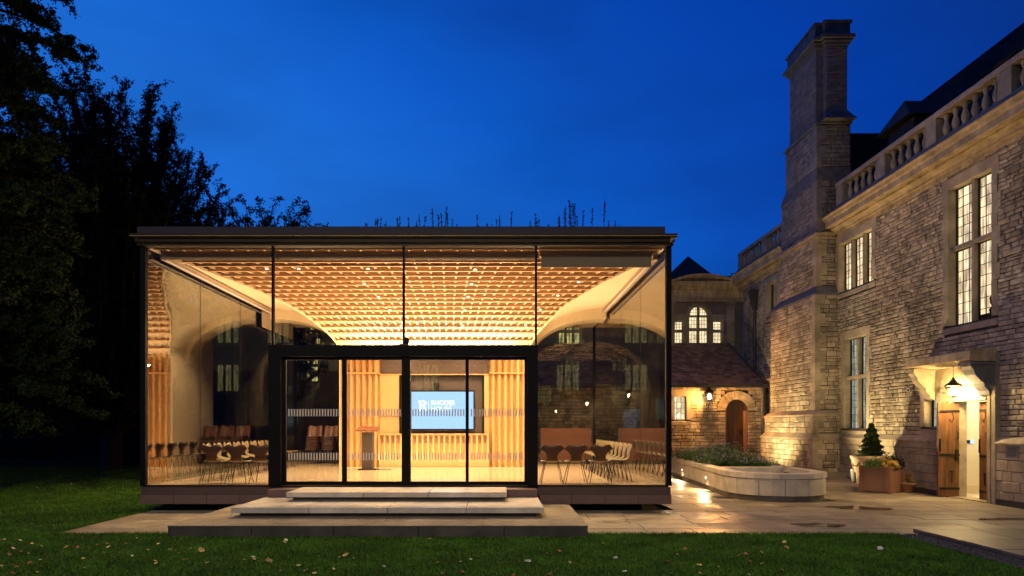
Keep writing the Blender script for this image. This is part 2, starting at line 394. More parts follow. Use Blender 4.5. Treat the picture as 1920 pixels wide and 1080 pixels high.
# fallen leaves
def leafmesh(m):
    mb = MB(); vs = [(0, -.035, .004), (.022, -.012, .012), (.03, .014, .008), (.01, .04, .016), (-.014, .032, .010), (-.028, .008, .006), (-.018, -.018, .014)]
    mb.add(vs + [(0, .004, 0)], [(i, (i + 1) % 7, 7) for i in range(7)]); return mb.mesh('fallen_leaf', m)
lms = [leafmesh('autumn'), leafmesh('autumn'), leafmesh('autumn2'), leafmesh('autumn3')]
leafspots = [(318, 1030), (378, 1032), (478, 1048), (820, 1055), (866, 1072), (925, 1030), (890, 1042), (1050, 1033), (650, 1040), (1270, 1040), (1385, 1041), (1252, 1052), (1740, 1058),
             (166, 1010), (124, 1026), (226, 1036), (1475, 1027), (300, 1008), (805, 1010), (720, 1062), (990, 1052), (560, 1060), (390, 1054), (30, 1062), (1650, 1028), (505, 1052)]
while len(leafspots) < 130:
    u = rnd.uniform(-20, 1500) if rnd.random() < .75 else rnd.uniform(-20, 250)
    v = rnd.uniform(1008, 1078) if u > 250 or rnd.random() < .5 else rnd.uniform(890, 1078)
    leafspots.append((u, v))
for i, (u, v) in enumerate(leafspots):
    Y = (CZ - .02) * F / (v - CY); X = PX(u, Y)
    if X > 5.9 or (Y > 10.15 and X > -6.85): continue
    lm_ = rnd.choice(lms); cn_ = {'autumn_leaf': 'yellow-brown', 'pale_leaf': 'pale straw-coloured', 'rust_leaf': 'rust-red'}[lm_.materials[0].name]
    zone = ('on grass left of the pavilion' if Y > 10.3 else ('before the left paving' if u < 310 else 'before the left half of the steps' if u < 700 else 'before the right half of the steps' if u < 1105 else 'before the wet paving'))
    zone += '' if Y > 10.3 else (', by the stone edge' if v < 1025 else ', mid-lawn' if v < 1050 else ', far down the lawn')
    o = link('fallen_leaf', lm_, label=f'{cn_} fallen leaf {zone}', cat='leaf', group='fallen leaves on the lawn', loc=(X, Y, .015), rotz=rnd.uniform(0, 6.3))
    o.rotation_euler = (rnd.uniform(-.5, .5), rnd.uniform(-.5, .5), rnd.uniform(0, 6.3)); k = rnd.uniform(.55, 1.05) * (1.4 if i < 26 else 1.0); o.scale = (k, k * rnd.uniform(.7, 1.1), k)

# ================================================================== PAVING
pav = MB()
pav.box(-6.7, 10.26, -.30, 3.6, 13.25, -.022); pav.box(3.6, 10.26, -.30, 10.6, 27, -.022)
paving = pav.build('paving', 'joint', kind='structure')
def pave(x0, x1, y0, y1, z, parent=paving, m='paving', dep=(.45, .62), wid=(.55, 1.15), bx=None):
    y = y0
    while y < y1 - .05:
        d = rnd.uniform(*dep)
        if y + d > y1 - .25: d = y1 - y
        x = x0
        while x < x1 - .03:
            l = rnd.uniform(*wid)
            if x + l > x1 - .35: l = x1 - x
            if not (bx and bx(x + l / 2, y + d / 2)):
                t = rnd.uniform(-.0015, .0025)
                MB().chbox(x + .007, y + .007, z - .04, x + l - .007, y + d - .007, z + t, .005).build('paving_slab', m, parent)
            x += l
        y += d
pave(-6.7, 10.45, 10.27, 13.3, 0, bx=lambda x, y: -4.6 < x < 1.1 and y > 10.4)
pave(3.45, 10.45, 13.3, 17.2, 0, bx=lambda x, y: 5.5 < x < 7.2 and y > 14.9)
pave(3.45, 5.6, 17.2, 25.0, 0, dep=(.55, .7))
# raised terrace by the pots, one step up and a second one near the buttress
ter = MB(); ter.box(7.6, 17.22, -.2, 10.6, 26, .075); terrace = ter.build('terrace', 'joint', kind='structure')
pave(7.6, 10.5, 17.2, 20.3, .11, terrace)
for k in range(4): MB().chbox(7.6 + k * .73, 17.17, -.02, 8.32 + k * .73, 17.45, .114, .008).build('step_stone', 'paving', terrace)
ter2 = MB().box(6.9, 20.3, -.2, 10.6, 27, .215).build('upper_terrace', 'joint', kind='structure')
pave(7.3, 10.5, 20.3, 26.0, .25, ter2)
for k in range(4): MB().chbox(7.3 + k * .8, 20.24, .10, 8.08 + k * .8, 20.5, .254, .008).build('step_stone', 'paving', ter2)

# old flagstone path at lower right, with gravel strip
path = MB().box(6.42, 5.0, -.2, 12, 10.5, .02).build('flagstone_path', 'joint', kind='structure')
pave(6.4, 11.2, 5.0, 10.5, .06, path, 'slab', (.7, 1.1), (.8, 1.4))
MB().add([(6.03, 5, .0), (6.42, 5, .0), (6.42, 10.26, .0), (6.03, 10.26, .0)], [(0, 1, 2, 3)]).build('gravel_bed', 'gravel', kind='structure')
gvs = []
for i in range(3500):
    x = rnd.uniform(6.02, 6.42); y = rnd.uniform(7, 10.3); s = rnd.uniform(.006, .016)
    gvs.append([(x + rnd.uniform(-1, 1) * s, y + rnd.uniform(-1, 1) * s, .002) for _ in range(3)] + [(x, y, s * 1.3)])
mb = MB()
for q in gvs: mb.add(q, [(0, 1, 3), (1, 2, 3), (2, 0, 3)])
mb.build('gravel', 'gravel', label='grey gravel strip between lawn and flagstone path', cat='gravel', kind='stuff')

M['puddle'] = glassmat('puddle_water', (.60, .56, .50), .03)
for (px, py, ax, ay, lab) in ((1612, 953, .62, .32, 'long thin puddle'), (1535, 985, .36, .30, 'small puddle'), (1885, 974, .55, .16, 'thin puddle')):
    Y = CZ * F / (py - CY); X = PX(px, Y); pts_ = []
    for k in range(28):
        a = 2 * math.pi * k / 28; q = 1 + .22 * math.sin(2 * a + px) + .13 * math.sin(5 * a + 1) + .07 * math.sin(9 * a)
        pts_.append((X + ax * q * math.cos(a), Y + ay * q * math.sin(a), .0065))
    MB().add(pts_, [tuple(range(28))]).build('puddle', 'puddle', kind='structure')
# ================================================================== ENTRANCE STEPS
steps = thing('entrance_steps', 'broad pale stone entrance steps in three tiers leading to the glass doors', 'steps', (-1.72, 11.5, 0))
steps.location = (0, 0, 0)
MB().box(-4.80, 10.14, -.25, 1.30, 12.95, .150).build('platform_core', 'black', steps)
bxs = [-4.86, -3.62, -2.4, -1.15, .12, 1.36]
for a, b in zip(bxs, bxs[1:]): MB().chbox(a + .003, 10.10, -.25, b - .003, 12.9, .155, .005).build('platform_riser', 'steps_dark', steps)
xs = [-4.87, -3.3, -1.72, -.2, 1.37]
for a, b in zip(xs, xs[1:]): MB().chbox(a + .002, 10.085, .155, b - .002, 12.93, .165, .003).build('platform_slab', 'ashlar', steps)
sx = [PX(p, 10.96) for p in (432, 579, 726.5, 874, 1020.5)]
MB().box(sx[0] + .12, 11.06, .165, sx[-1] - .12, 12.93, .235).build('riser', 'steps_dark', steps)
for a, b in zip(sx, sx[1:]): MB().chbox(a + .004, 10.96, .237, b - .004, 12.94, .325, .005).build('tread_slab', 'steps', steps)
tx = [PX(p, 11.88) for p in (536, 681.5, 803, 951)]
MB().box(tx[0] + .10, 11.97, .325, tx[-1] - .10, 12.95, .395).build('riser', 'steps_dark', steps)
for a, b in zip(tx, tx[1:]): MB().chbox(a + .004, 11.88, .397, b - .004, 12.96, .482, .005).build('tread_slab', 'steps', steps)
MB().chbox(-4.2, 12.55, .33, .76, 12.97, .47, .005).build('landing', 'clad', steps)
# ================================================================== PAVILION
XL, XR, YF, YB = PX(270, 13.02), PX(1253, 13.02), 13.02, 22.8
XC = (XL + XR) / 2; ZF, ZT = .50, 5.08
pv = thing('glass_pavilion', 'square glass pavilion with glowing timber lattice ceiling on the lawn', 'pavilion', (XC, YF, 0)); pv.location = (0, 0, 0)
def part(mb, name, m, parent=pv, **k): return mb.build(name, m, parent, **k)
# plinth
part(MB().box(XL - .03, YF - .06, .335, XR + .03, YB + .1, .475), 'plinth_band', 'clad_dark')
pl = part(MB().box(XL + .1, YF + .05, .16, XR - .1, YB, .33), 'plinth', 'black')
n = 16; wd = (XR - XL + .1) / n
for i in range(n):
    for yy, side in ((YF - .05, 0),):
        a = XL - .05 + i * wd
        part(MB().chbox(a + .003, yy, .155, a + wd - .003, yy + .05, .333, .003), 'plinth_panel', 'clad', pl)
for s, xx in ((0, XL - .05), (1, XR)):
    for i in range(16):
        a = YF + i * .61
        part(MB().box(xx, a + .003, .155, xx + .05, a + .607, .333), 'plinth_panel', 'clad', pl)
part(MB().box(XL + .4, YF + .5, -.05, XR - .4, YB - .3, .16), 'footing', 'black')
part(MB().box(XL, YF, .475, XR, YB, .50), 'floor', 'floor')
part(MB().box(XL, YF - .03, .50 - .02, XR, YF + .04, .515), 'sill_rail', 'bronze')
gr = MB()
for i in range(120): gr.box(XL + .1 + i * .083, YF + .12, .501, XL + .14 + i * .083, YF + .2, .507)
part(gr, 'floor_grille', 'bronze', kind='stuff')
# roof
part(MB().chbox(XL - .13, YF - .02, 5.215, XR - .06, YB + .1, 5.44, .01), 'roof_parapet', 'fascia')
part(MB().box(XL, YF, 5.12, XR, YB, 5.214), 'roof_slab', 'black')
ev = MB()
zt = PZ(438, 12.8); zb = PZ(457, 12.9)
for a, b, z0, z1 in ((0, .24, zt - .035, zt), (.03, .20, zt - .07, zt - .04), (.05, .16, zt - .135, zt - .075), (.07, .1, zt - .19, zt - .14)):
    ev.box(XL - .15 + a, YF - b, z0, XR + .12 - a * .7, YF + .1, z1)
part(ev, 'front_gutter', 'bronze')
part(MB().box(XL - .15, YF - .245, zt - .052, XR + .115, YF - .235, zt - .036), 'gutter_lit_edge', 'lit_edge_paint')  # thin golden strip painting the light caught along the gutter edge
part(MB().prism([(XR, 5.09), (XR, 5.21), (XR + .14, 5.21)], YF - .2, YB), 'side_eave', 'cornice')  # right eave coloured pale so it looks lit; left one stays bronze
part(MB().prism([(XL, 5.09), (XL, 5.21), (XL - .14, 5.21)], YF - .2, YB), 'side_eave', 'bronze')
for a in (XL, XR):
    for yy in (YF, YB): part(MB().box(a - .05, yy - .05, .5, a + .05, yy + .05, 5.12), 'corner_post', 'black')
part(MB().box(XL + .05, YF - .03, ZT, XR - .05, YF + .08, 5.17), 'head_rail', 'black')
part(MB().box(XL + .05, YB - .03, ZT, XR - .05, YB + .08, 5.17), 'head_rail', 'black')
for a in (XL, XR): part(MB().box(a - .03, YF + .05, ZT, a + .03, YB - .05, 5.17), 'head_rail', 'bronze')
DL, DR, DH = PX(506, 12.97), PX(1008, 12.97), PZ(648, 12.97)
VX = [XL, PX(512, YF), PX(757, YF), PX(1005, YF), XR]
for i in (1, 2, 3):
    part(MB().box(VX[i] - .02, YF - .03, DH if i == 2 else .5, VX[i] + .02, YF + .05, ZT), 'glass_fin', 'black')
def pane(x0, y0, z0, x1, y1, z1, name='glass_pane', parent=pv, m='glass'): return MB().box(x0, y0, z0, x1, y1, z1).build(name, m, parent)
for i in range(4):
    z0 = .515 if i in (0, 3) else DH
    x0, x1 = VX[i] + .02, VX[i + 1] - .02
    if i == 0: x1 = DL
    if i == 3: x0 = DR
    pane(x0, YF, z0, x1, YF + .02, ZT)
pane(DL, YF, DH, VX[1] + .0, YF + .02, ZT); 
for xx in (XL, XR):
    for k in range(4):
        y0 = YF + .05 + k * (YB - YF - .1) / 4; y1 = y0 + (YB - YF - .1) / 4
        pane(xx - .01, y0 + .006, .5, xx + .01, y1 - .006, ZT, m='sideglass')
        if k: part(MB().box(xx - .012, y0 - .006, .5, xx + .012, y0 + .006, ZT), 'glass_joint', 'black')
for k in range(4): pane(XL + .05 + k * 2.48, YB - .01, .5, XL + .05 + k * 2.48 + 2.47, YB + .01, ZT)
# portal and sliding doors
pt = MB(); Y0 = YF - .14
pt.box(DL, Y0, .50, PX(526, Y0), YF + .12, DH); pt.box(PX(989, Y0), Y0, .50, DR, YF + .12, DH)
pt.box(PX(526, Y0), Y0, PZ(668, Y0), PX(989, Y0), YF + .12, DH)
portal = part(pt, 'door_portal', 'black')
part(MB().box(PX(526, Y0), Y0 + .03, .48, PX(989, Y0), YF + .1, .515), 'threshold', 'bronze', portal)
led = MB()
doors = [(526, 645, .05), (645, 757, 0.0), (765, 876, 0.0), (876, 989, .05)]
for i, (a, b, off) in enumerate(doors):
    yy = YF - .04 + off
    x0, x1 = PX(a, yy), PX(b, yy); z0, z1 = PZ(911, yy) + .015, PZ(669, yy)
    fl = .11 if i == 0 else (.055 if i == 1 else (.045 if i == 2 else .03)); fr = {0: .035, 1: .035, 2: .03, 3: .06}[i]
    fm = MB().box(x0, yy - .025, z0, x0 + fl, yy + .025, z1).box(x1 - fr, yy - .025, z0, x1, yy + .025, z1)
    fm.box(x0 + fl, yy - .025, z0, x1 - fr, yy + .025, z0 + .07).box(x0 + fl, yy - .025, z1 - .06, x1 - fr, yy + .025, z1)
    d = part(fm, 'sliding_door', 'black')
    pane(x0 + fl, yy - .008, z0 + .07, x1 - fr, yy + .008, z1 - .06, 'pane', d)
    st = MB()
    for row in ((767, 780.5), (849, 862.5)):
        p = PX(a, yy) + fl + .04
        while p < x1 - fr - .03:
            st.box(p, yy - .0105, PZ(row[1], yy), p + .024, yy - .0085, PZ(row[0], yy)); p += .0535
    part(st, 'dash_print', 'dash', d, kind='stuff')
part(MB().box(PX(753, YF - .09), YF - .09, .515, PX(769, YF - .09), YF + .05, PZ(669, YF)), 'centre_mullion', 'black', portal)
part(MB().box(PX(764.5, YF - .1), YF - .105, 1.45, PX(767, YF - .1), YF - .09, 1.60), 'door_pull', 'steel', portal)
cm = MB().box(PX(757, YF) - .07, YF - .09, DH + .0, PX(757, YF) + .09, YF, DH + .03).lathe([(.03, 0), (.05, .03), (.055, .09), (.04, .13)], (PX(763, YF), YF - .06, DH + .02), 12)
part(cm, 'camera_dome', 'steel')

# ---- ceiling profile (depth, height) and half width
PROF = [(13.22, 5.075), (13.52, 5.075), (13.86, 5.07), (14.18, 5.06), (14.48, 5.05), (14.78, 5.01), (15.07, 4.97), (15.37, 4.93), (15.67, 4.9), (15.97, 4.86), (16.26, 4.82), (16.56, 4.77), (16.86, 4.73),
        (17.15, 4.66), (17.45, 4.61), (17.73, 4.53), (18.02, 4.43), (18.29, 4.31), (18.57, 4.19), (18.81, 4.01), (18.97, 3.80), (19.05, 3.55)]
bl = [(328.7, 486), (379.6, 502.6), (435, 523), (481.5, 542), (516, 558), (546, 572), (574, 590.5), (597, 607), (620, 627.6), (635, 646)]
HWp = []
for px, py in bl:
    t = (CY - py) / F
    for (ya, za), (yb, zb2) in zip(PROF, PROF[1:]):
        fa, fb = za - CZ - t * ya, zb2 - CZ - t * yb
        if fa >= 0 >= fb:
            k = fa / (fa - fb + 1e-9); Y = ya + (yb - ya) * k; HWp.append((Y, XC - PX(px, Y))); break
HWp = [(13.1, 4.93)] + HWp + [(19.05, 2.58)]
hwY = np.array([p[0] for p in HWp]); hwV = np.array([p[1] for p in HWp])
def HW(Y): return float(np.interp(Y, hwY, hwV))
print('HW', [(round(a, 2), round(b, 2)) for a, b in HWp])
ceil = MB(); up = .07
for (ya, za), (yb, zb2) in zip(PROF, PROF[1:]):
    d = Vector((yb - ya, zb2 - za)).normalized(); nn = (-d.y, d.x)
    a, b = HW(ya) + .02, HW(yb) + .02
    vs = [(XC - a, ya - nn[0] * -up, za + nn[1] * up), (XC + a, ya - nn[0] * -up, za + nn[1] * up), (XC + b, yb - nn[0] * -up, zb2 + nn[1] * up), (XC - b, yb - nn[0] * -up, zb2 + nn[1] * up)]
    ceil.add(vs, [(0, 1, 2, 3)])
ceilo = part(ceil, 'lattice_ceiling', 'wood_back')
nog = MB()
for i, (ya, za) in enumerate(PROF[:-1]):
    d = (Vector((PROF[min(i + 1, len(PROF) - 1)])) - Vector(PROF[max(i - 1, 0)])).normalized()
    dn = Vector((d.y, -d.x))                      # downwards normal of the sheet
    h = HW(ya); dep = .028; th = .021
    def T(x, s, t, ya=ya, za=za, d=d, dn=dn): return (x, ya + d.x * s + dn.x * t, za + d.y * s + dn.y * t)
    part(MB().box(XC - h + .01, -th, -up + .004, XC + h, th, dep, T=T), 'ceiling_slat', 'wood', ceilo)
    if i < len(PROF) - 2:
        yb, zb2 = PROF[i + 1]; h2 = HW(yb)
        for k in range(-17, 18):
            f = k / 15.5
            xa, xb = XC + f * h, XC + f * h2
            if abs(f) > 1.0:
                continue
            w2 = .016 if i < 2 else .02
            p0 = (ya + d.x * th, za + d.y * th); p1 = (yb - d.x * th, zb2 - d.y * th)
            vs = []
            for (xx, (pp, qq)) in ((xa, p0), (xb, p1)):
                for sx_ in (-w2, w2):
                    for t in (-up + .004, -.018):
                        vs.append((xx + sx_, pp + dn.x * t, qq + dn.y * t))
            nog.add(vs, [(0, 1, 3, 2), (4, 6, 7, 5), (1, 5, 7, 3), (0, 2, 6, 4), (0, 4, 5, 1), (2, 3, 7, 6)])
part(nog, 'ceiling_blocks', 'wood_back', ceilo, kind='stuff')
# plaster vault shells left and right, from the lattice edge out to the side glazing
def shell(sgn):
    mb = MB(); ys = list(np.linspace(13.12, 19.05, 34)) + [19.35, 19.75]; nt_ = 16
    pz = np.array([p[1] for p in PROF]); py = np.array([p[0] for p in PROF])
    for y in ys:
        yy = min(y, 19.05); hw = HW(yy); z = float(np.interp(yy, py, pz)) if yy < 19.0 else 3.55
        z = min(z, 5.07)
        for k in range(nt_ + 1):
            t = k / nt_; ang = t * math.pi / 2
            x = hw + (4.93 - hw) * (1 - math.cos(ang)); zz = z + (5.075 - z) * math.sin(ang)
            mb.v.append((XC + sgn * x, y, zz))
    W = nt_ + 1
    for i in range(len(ys) - 1):
        for k in range(nt_): mb.f.append((i * W + k, i * W + k + 1, (i + 1) * W + k + 1, (i + 1) * W + k))
    o = part(mb, 'plaster_vault', 'plaster', smooth=True)
    last = mb.v[-W:]; eg = MB()
    for i in range(34):
        x, y, z = mb.v[i * W]; eg.v += [(x, y, z + .02), (x, y, z - .035), (x + sgn * .03, y, z - .035)]
    for i in range(33):
        a = i * 3; eg.f += [(a, a + 3, a + 4, a + 1), (a + 1, a + 4, a + 5, a + 2)]
    part(eg, 'vault_edge', 'plaster', o)
    # darker arch fascia behind, and the pier running down to the floor
    ar = MB(); pts = [((x - XC) * sgn, z) for x, y, z in last]
    for i, (x, z) in enumerate(pts):
        f_ = i / (len(pts) - 1); dz = .10 + .20 * f_
        for y, xo, zo in ((19.75, 0, 0), (19.95, -.02, 0), (19.96, -.10 * (1 - f_), -dz), (20.6, -.12 * (1 - f_), -dz - .03)): ar.v.append((XC + sgn * (x - xo), y, z + zo))
    for i in range(len(pts) - 1):
        for k in range(3): ar.f.append((4 * i + k, 4 * i + 4 + k, 4 * i + 5 + k, 4 * i + 1 + k))
    part(ar, 'plaster_arch', 'plaster')
    part(MB().box(XC + sgn * 2.60, 19.05, .5, XC + sgn * 2.66, 20.6, 3.6), 'plaster_pier', 'plaster')
shell(-1); shell(1)
part(MB().box(XL + .05, 20.3, 4.93, XR - .05, YB, 5.075), 'rear_soffit', 'plaster')
part(MB().box(XL + .05, YF + .05, 5.175, XR - .05, YB, 5.20), 'ceiling_void', 'darkwood')
# ---- core (stage wall)
YC = 19.05; s_ = F / YC
core = part(MB().box(XC - 2.58, YC + .13, .5, XC + 2.58, YB - .9, 4.6), 'core_block', 'darkwood')
for sg in (-1, 1):
    part(MB().box(XC + sg * 2.59, YC, .5, XC + sg * 2.62, YB - .9, 5.0), 'core_side', 'plaster', core)
    for k in range(6):
        xx = XC + sg * (2.50 - k * .172)
        pr = [(-.084, 0), (-.052, -.10), (-.022, -.15), (.022, -.15), (.052, -.10), (.084, 0)]
        def T(a, y, b, xx=xx): return (xx + a, YC + .12 + b, y)
        part(MB().prism(pr, .5, 3.62, T=T), 'column_fin', 'woodv', core)
    part(MB().box(XC + sg * 1.52, YC + .09, .5, XC + sg * 2.56, YC + .12, 3.9), 'column_backing', 'panel', core)
    part(MB().box(XC + sg * 1.53, YC - .06, PZ(701, YC), XC + sg * 2.60, YC + .1, PZ(698.5, YC)), 'column_band', 'woodv', core)
x0, x1 = XC - 1.52, XC + 1.52
part(MB().box(x0, YC - .02, PZ(703, YC), x1, YC + .1, PZ(701, YC)), 'panel_cornice', 'woodv', core)
part(MB().box(x0, YC + .04, PZ(700, YC), x1, YC + .10, 3.62), 'bulkhead', 'darkwood', core)
rx0, rx1 = PX(748, YC), PX(908, YC)
for a, b in ((x0, rx0), (rx1, x1)):
    part(MB().box(a, YC, PZ(780, YC), b, YC + .08, PZ(703, YC)), 'upper_panel', 'panel', core)
    part(MB().box(a, YC + .03, 1.43, b, YC + .09, PZ(780, YC) - .004), 'lower_panel', 'panel', core)
fr = MB(); a, b, c, d = PX(752, YC), PX(904, YC), 1.45, PZ(706, YC)
fr.box(a - .03, YC - .04, c, a, YC + .1, d).box(b, YC - .04, c, b + .03, YC + .1, d).box(a - .03, YC - .04, d, b + .03, YC + .1, d + .03)
part(fr, 'screen_recess_frame', 'black', core)
part(MB().box(a, YC + .06, c, b, YC + .12, d), 'recess_back', 'lectern', core)
# cabinets with tapering fins
cab = part(MB().box(x0, YC - .26, .74, x1, YC + .05, 1.40), 'cabinet', 'panel', core)
part(MB().box(x0, YC - .36, 1.40, x1, YC + .05, 1.432), 'cabinet_top', 'woodv', cab)
part(MB().box(x0, YC - .20, .5, x1, YC + .05, .74), 'cabinet_base', 'panel', cab)
nf = 21
for k in range(nf):
    xx = x0 + .03 + k * (x1 - x0 - .06) / (nf - 1)
    def T(a, y, b, xx=xx): return (xx + a, YC - .26 - b, y)
    part(MB().prism([(-.028, 0), (-.02, .09), (.02, .09), (.028, 0)], .70, 1.395, T=T), 'cabinet_fin', 'woodv', cab)
for k in range(nf - 1):
    xx = x0 + .03 + (k + .5) * (x1 - x0 - .06) / (nf - 1)
    part(MB().box(xx - .034, YC - .264, 1.17, xx + .034, YC - .262, 1.36), 'vent_slot', 'timber', cab)
part(MB().box(x0 - 1, YC - .42, .501, x1 + 1, YC - .40, .505), 'floor_led', 'led', core)
light('stage_uplight', 'AREA', (XC, YC - .60, .56), 9, WARM2, pv, 4.8, target=(XC, YC - .15, 2.0), sizey=.05)
light('assumed_cornice_uplight', 'AREA', (XC, YC - .35, 3.30), 54, WARM2, pv, 4.4, target=(XC, YC - 1.3, 5.0), sizey=.12)  # assumed hidden light, added without a fitting to brighten the rear ceiling
# downlights
spots = [(683, 529), (709.5, 553), (731, 578), (752, 607), (891, 501.5), (884, 529), (878, 553), (871.5, 578), (868, 607), (1085, 525), (1046, 550.5), (1013, 577), (986, 607), (560, 500), (500, 500), (690, 500)]
for px, py in spots:
    t = (CY - py) / F
    for (ya, za), (yb, zb2) in zip(PROF, PROF[1:]):
        fa, fb = za - CZ - t * ya, zb2 - CZ - t * yb
        if fa >= 0 >= fb:
            k = fa / (fa - fb + 1e-9); Y = ya + (yb - ya) * k; Z = za + (zb2 - za) * k - .035; X = PX(px, Y)
            dl = part(MB().lathe([(.028, 0), (.034, -.02), (.028, -.025)], (X, Y, Z), 10), 'downlight', 'spotdisc', ceilo)
            light('downlight_beam', 'SPOT', (X, Y, Z - .04), 39, WARM2, pv, .04, 132, (X, Y - .1, 0))
            break
# added fill spots without fittings, brightening the vault and the side bays
light('floor_fill_light', 'SPOT', (XC, 14.2, .56), 120, WARM2, pv, .1, 150, (XC, 16.2, 5))
for sg in (-1, 1):
    light('side_fill_light', 'SPOT', (XC + sg * 2.95, 17.5, .56), 210, WARM2, pv, .1, 112, (XC + sg * 3.7, 16.3, 5))
for sg in (-1, 1):
    for yy in (14.6, 16.6, 18.8): light('aisle_fill_light', 'SPOT', (XC + sg * 4.25, yy, 4.9), 62, WARM2, pv, .05, 125, (XC + sg * 4.1, yy, 0))  # added to lift the dim side bays, no lamp body
# blinds
def blindpart(mb, nm='roller_blind', m='blind', **k): return part(mb, nm, m, **k)
yb_ = 13.34
blindpart(MB().box(PX(303, yb_), yb_ - .03, PZ(485, yb_), PX(1008, yb_), yb_ + .05, PZ(473, yb_)))
part(MB().box(PX(303, yb_), yb_ - .04, PZ(488, yb_), PX(1008, yb_), yb_ - .02, PZ(485.5, yb_)), 'blind_rail', 'wood')
blindpart(MB().box(PX(1012, yb_), yb_ - .06, PZ(482, yb_), PX(1222, yb_), yb_ + .05, PZ(471, yb_)))
blindpart(MB().box(PX(1014, yb_), yb_ - .03, PZ(502, yb_), PX(1221, yb_), yb_ - .01, PZ(481, yb_)), 'blind_cloth')
for sg, x in ((-1, XL + .13), (1, XR - .13)):
    blindpart(MB().box(x - .05, 13.5, 4.93, x + .05, 20.2, 5.03))
    part(MB().box(x - sg * .06 - .01, 13.5, 4.90, x - sg * .06 + .01, 20.2, 4.925), 'blind_rail', 'white')
blindpart(MB().box(XL + .09, 19.3, 4.45, XL + .11, 22.2, 4.9), 'blind_cloth')

# ================================================================== CONTENTS OF THE PAVILION
scr = thing('display_screen', 'large blue-white glowing presentation screen with white lettering on the timber stage wall', 'screen', (0, 0, 0))
ys_ = YC - .10
MB().box(PX(769.5, ys_), ys_, PZ(806.5, ys_), PX(889, ys_), ys_ + .06, PZ(732, ys_)).build('bezel', 'black', scr)
MB().box(PX(771.5, ys_), ys_ - .005, PZ(804, ys_), PX(887.5, ys_), ys_ - .001, PZ(734.5, ys_)).build('display', 'screen', scr)
def text(body, px, py, h, name, parent, m, Y, bold=0, sx=1):
    cu = bpy.data.curves.new(name, 'FONT'); cu.body = body; cu.size = 1; cu.extrude = .004; cu.offset = bold
    o = bpy.data.objects.new(name, cu); COL.objects.link(o)
    dg = bpy.context.evaluated_depsgraph_get(); me = bpy.data.meshes.new_from_object(o.evaluated_get(dg))
    bpy.data.objects.remove(o)
    me.materials.clear(); me.materials.append(M[m])
    xs = [v.co.x for v in me.vertices]; ys = [v.co.y for v in me.vertices]
    k = h / (max(ys) - min(ys)); mx, my = min(xs), min(ys)
    for v in me.vertices: v.co = ((v.co.x - mx) * k * sx, -v.co.z * k, (v.co.y - my) * k)
    return link(name, me, parent, loc=(PX(px, Y), Y, PZ(py, Y)))
yt = ys_ - .008
text('RHODES', 808.5, 759.5, 9 / F * yt, 'lettering', scr, 'print', yt, .02, .95)
text('HOUSE', 808.5, 770, 8 / F * yt, 'lettering', scr, 'print', yt, -.004, 1.06)
lg = MB(); q = lambda a, b, c, d: lg.box(PX(a, yt), yt - .004, PZ(d, yt), PX(c, yt), yt, PZ(b, yt))
q(785, 751, 788, 755.5); q(786.5, 756, 790, 770); q(785, 767, 792, 769.5); q(790, 751, 796, 754); q(796, 752.5, 799.5, 758.5); q(790, 757.5, 797, 760.5)
lg.prism([(PX(792, yt), PZ(760, yt)), (PX(796, yt), PZ(760, yt)), (PX(800.5, yt), PZ(770, yt)), (PX(796, yt), PZ(770, yt))], yt - .0042, yt - .0002)
q(803.6, 752, 804.2, 769)
lg.build('emblem', 'print', scr)
sp = MB().box(PX(813, YC), YC - .02, PZ(732, YC), PX(823, YC), YC + .05, PZ(718, YC)).lathe([(.03, 0), (.05, .02)], (PX(818, YC), YC - .03, PZ(727, YC)), 10)
sp.build('wall_camera', 'black', label='small black camera on the wall just above the glowing screen', cat='camera')
light('screen_glow', 'AREA', (PX(830, ys_), ys_ - .03, PZ(769, ys_)), 5, (.4, .62, 1), scr, 1.7, target=(PX(830, ys_), 0, PZ(769, ys_)), sizey=1.0)

lec = thing('lectern', 'dark lectern with a wide slanted top left of the glowing screen', 'lectern', (PX(690, 17.9), 17.9, .5))
MB().box(-.14, -.1, .02, .14, .12, .98).build('column', 'lectern', lec)
MB().add([(-.28, -.2, 1.0), (.28, -.2, 1.0), (.28, .2, 1.10), (-.28, .2, 1.10), (-.28, -.2, 1.03), (.28, -.2, 1.03), (.28, .2, 1.13), (-.28, .2, 1.13)],
         [(0, 3, 2, 1), (4, 5, 6, 7), (0, 1, 5, 4), (1, 2, 6, 5), (2, 3, 7, 6), (3, 0, 4, 7)]).build('desk_top', 'chair', lec)
MB().box(-.24, -.2, 0, .24, .2, .02).build('base', 'black', lec)
MB().tube([(.2, 0, .01), (.35, -.1, .01), (.5, .05, .01), (.62, 0, .01)], .008).build('cable', 'black', lec)

sd = thing('timber_sideboard', 'red-brown timber screen board behind the right hand chairs', 'screen board', (PX(1061, 20.6), 20.6, .5))
MB().box(-.76, -.03, .12, .76, .03, 1.08).build('board', 'redwood', sd)
for sg in (-1, 1): MB().box(sg * .66 - .03, -.2, 0, sg * .66 + .03, .2, .12).build('foot', 'black', sd)

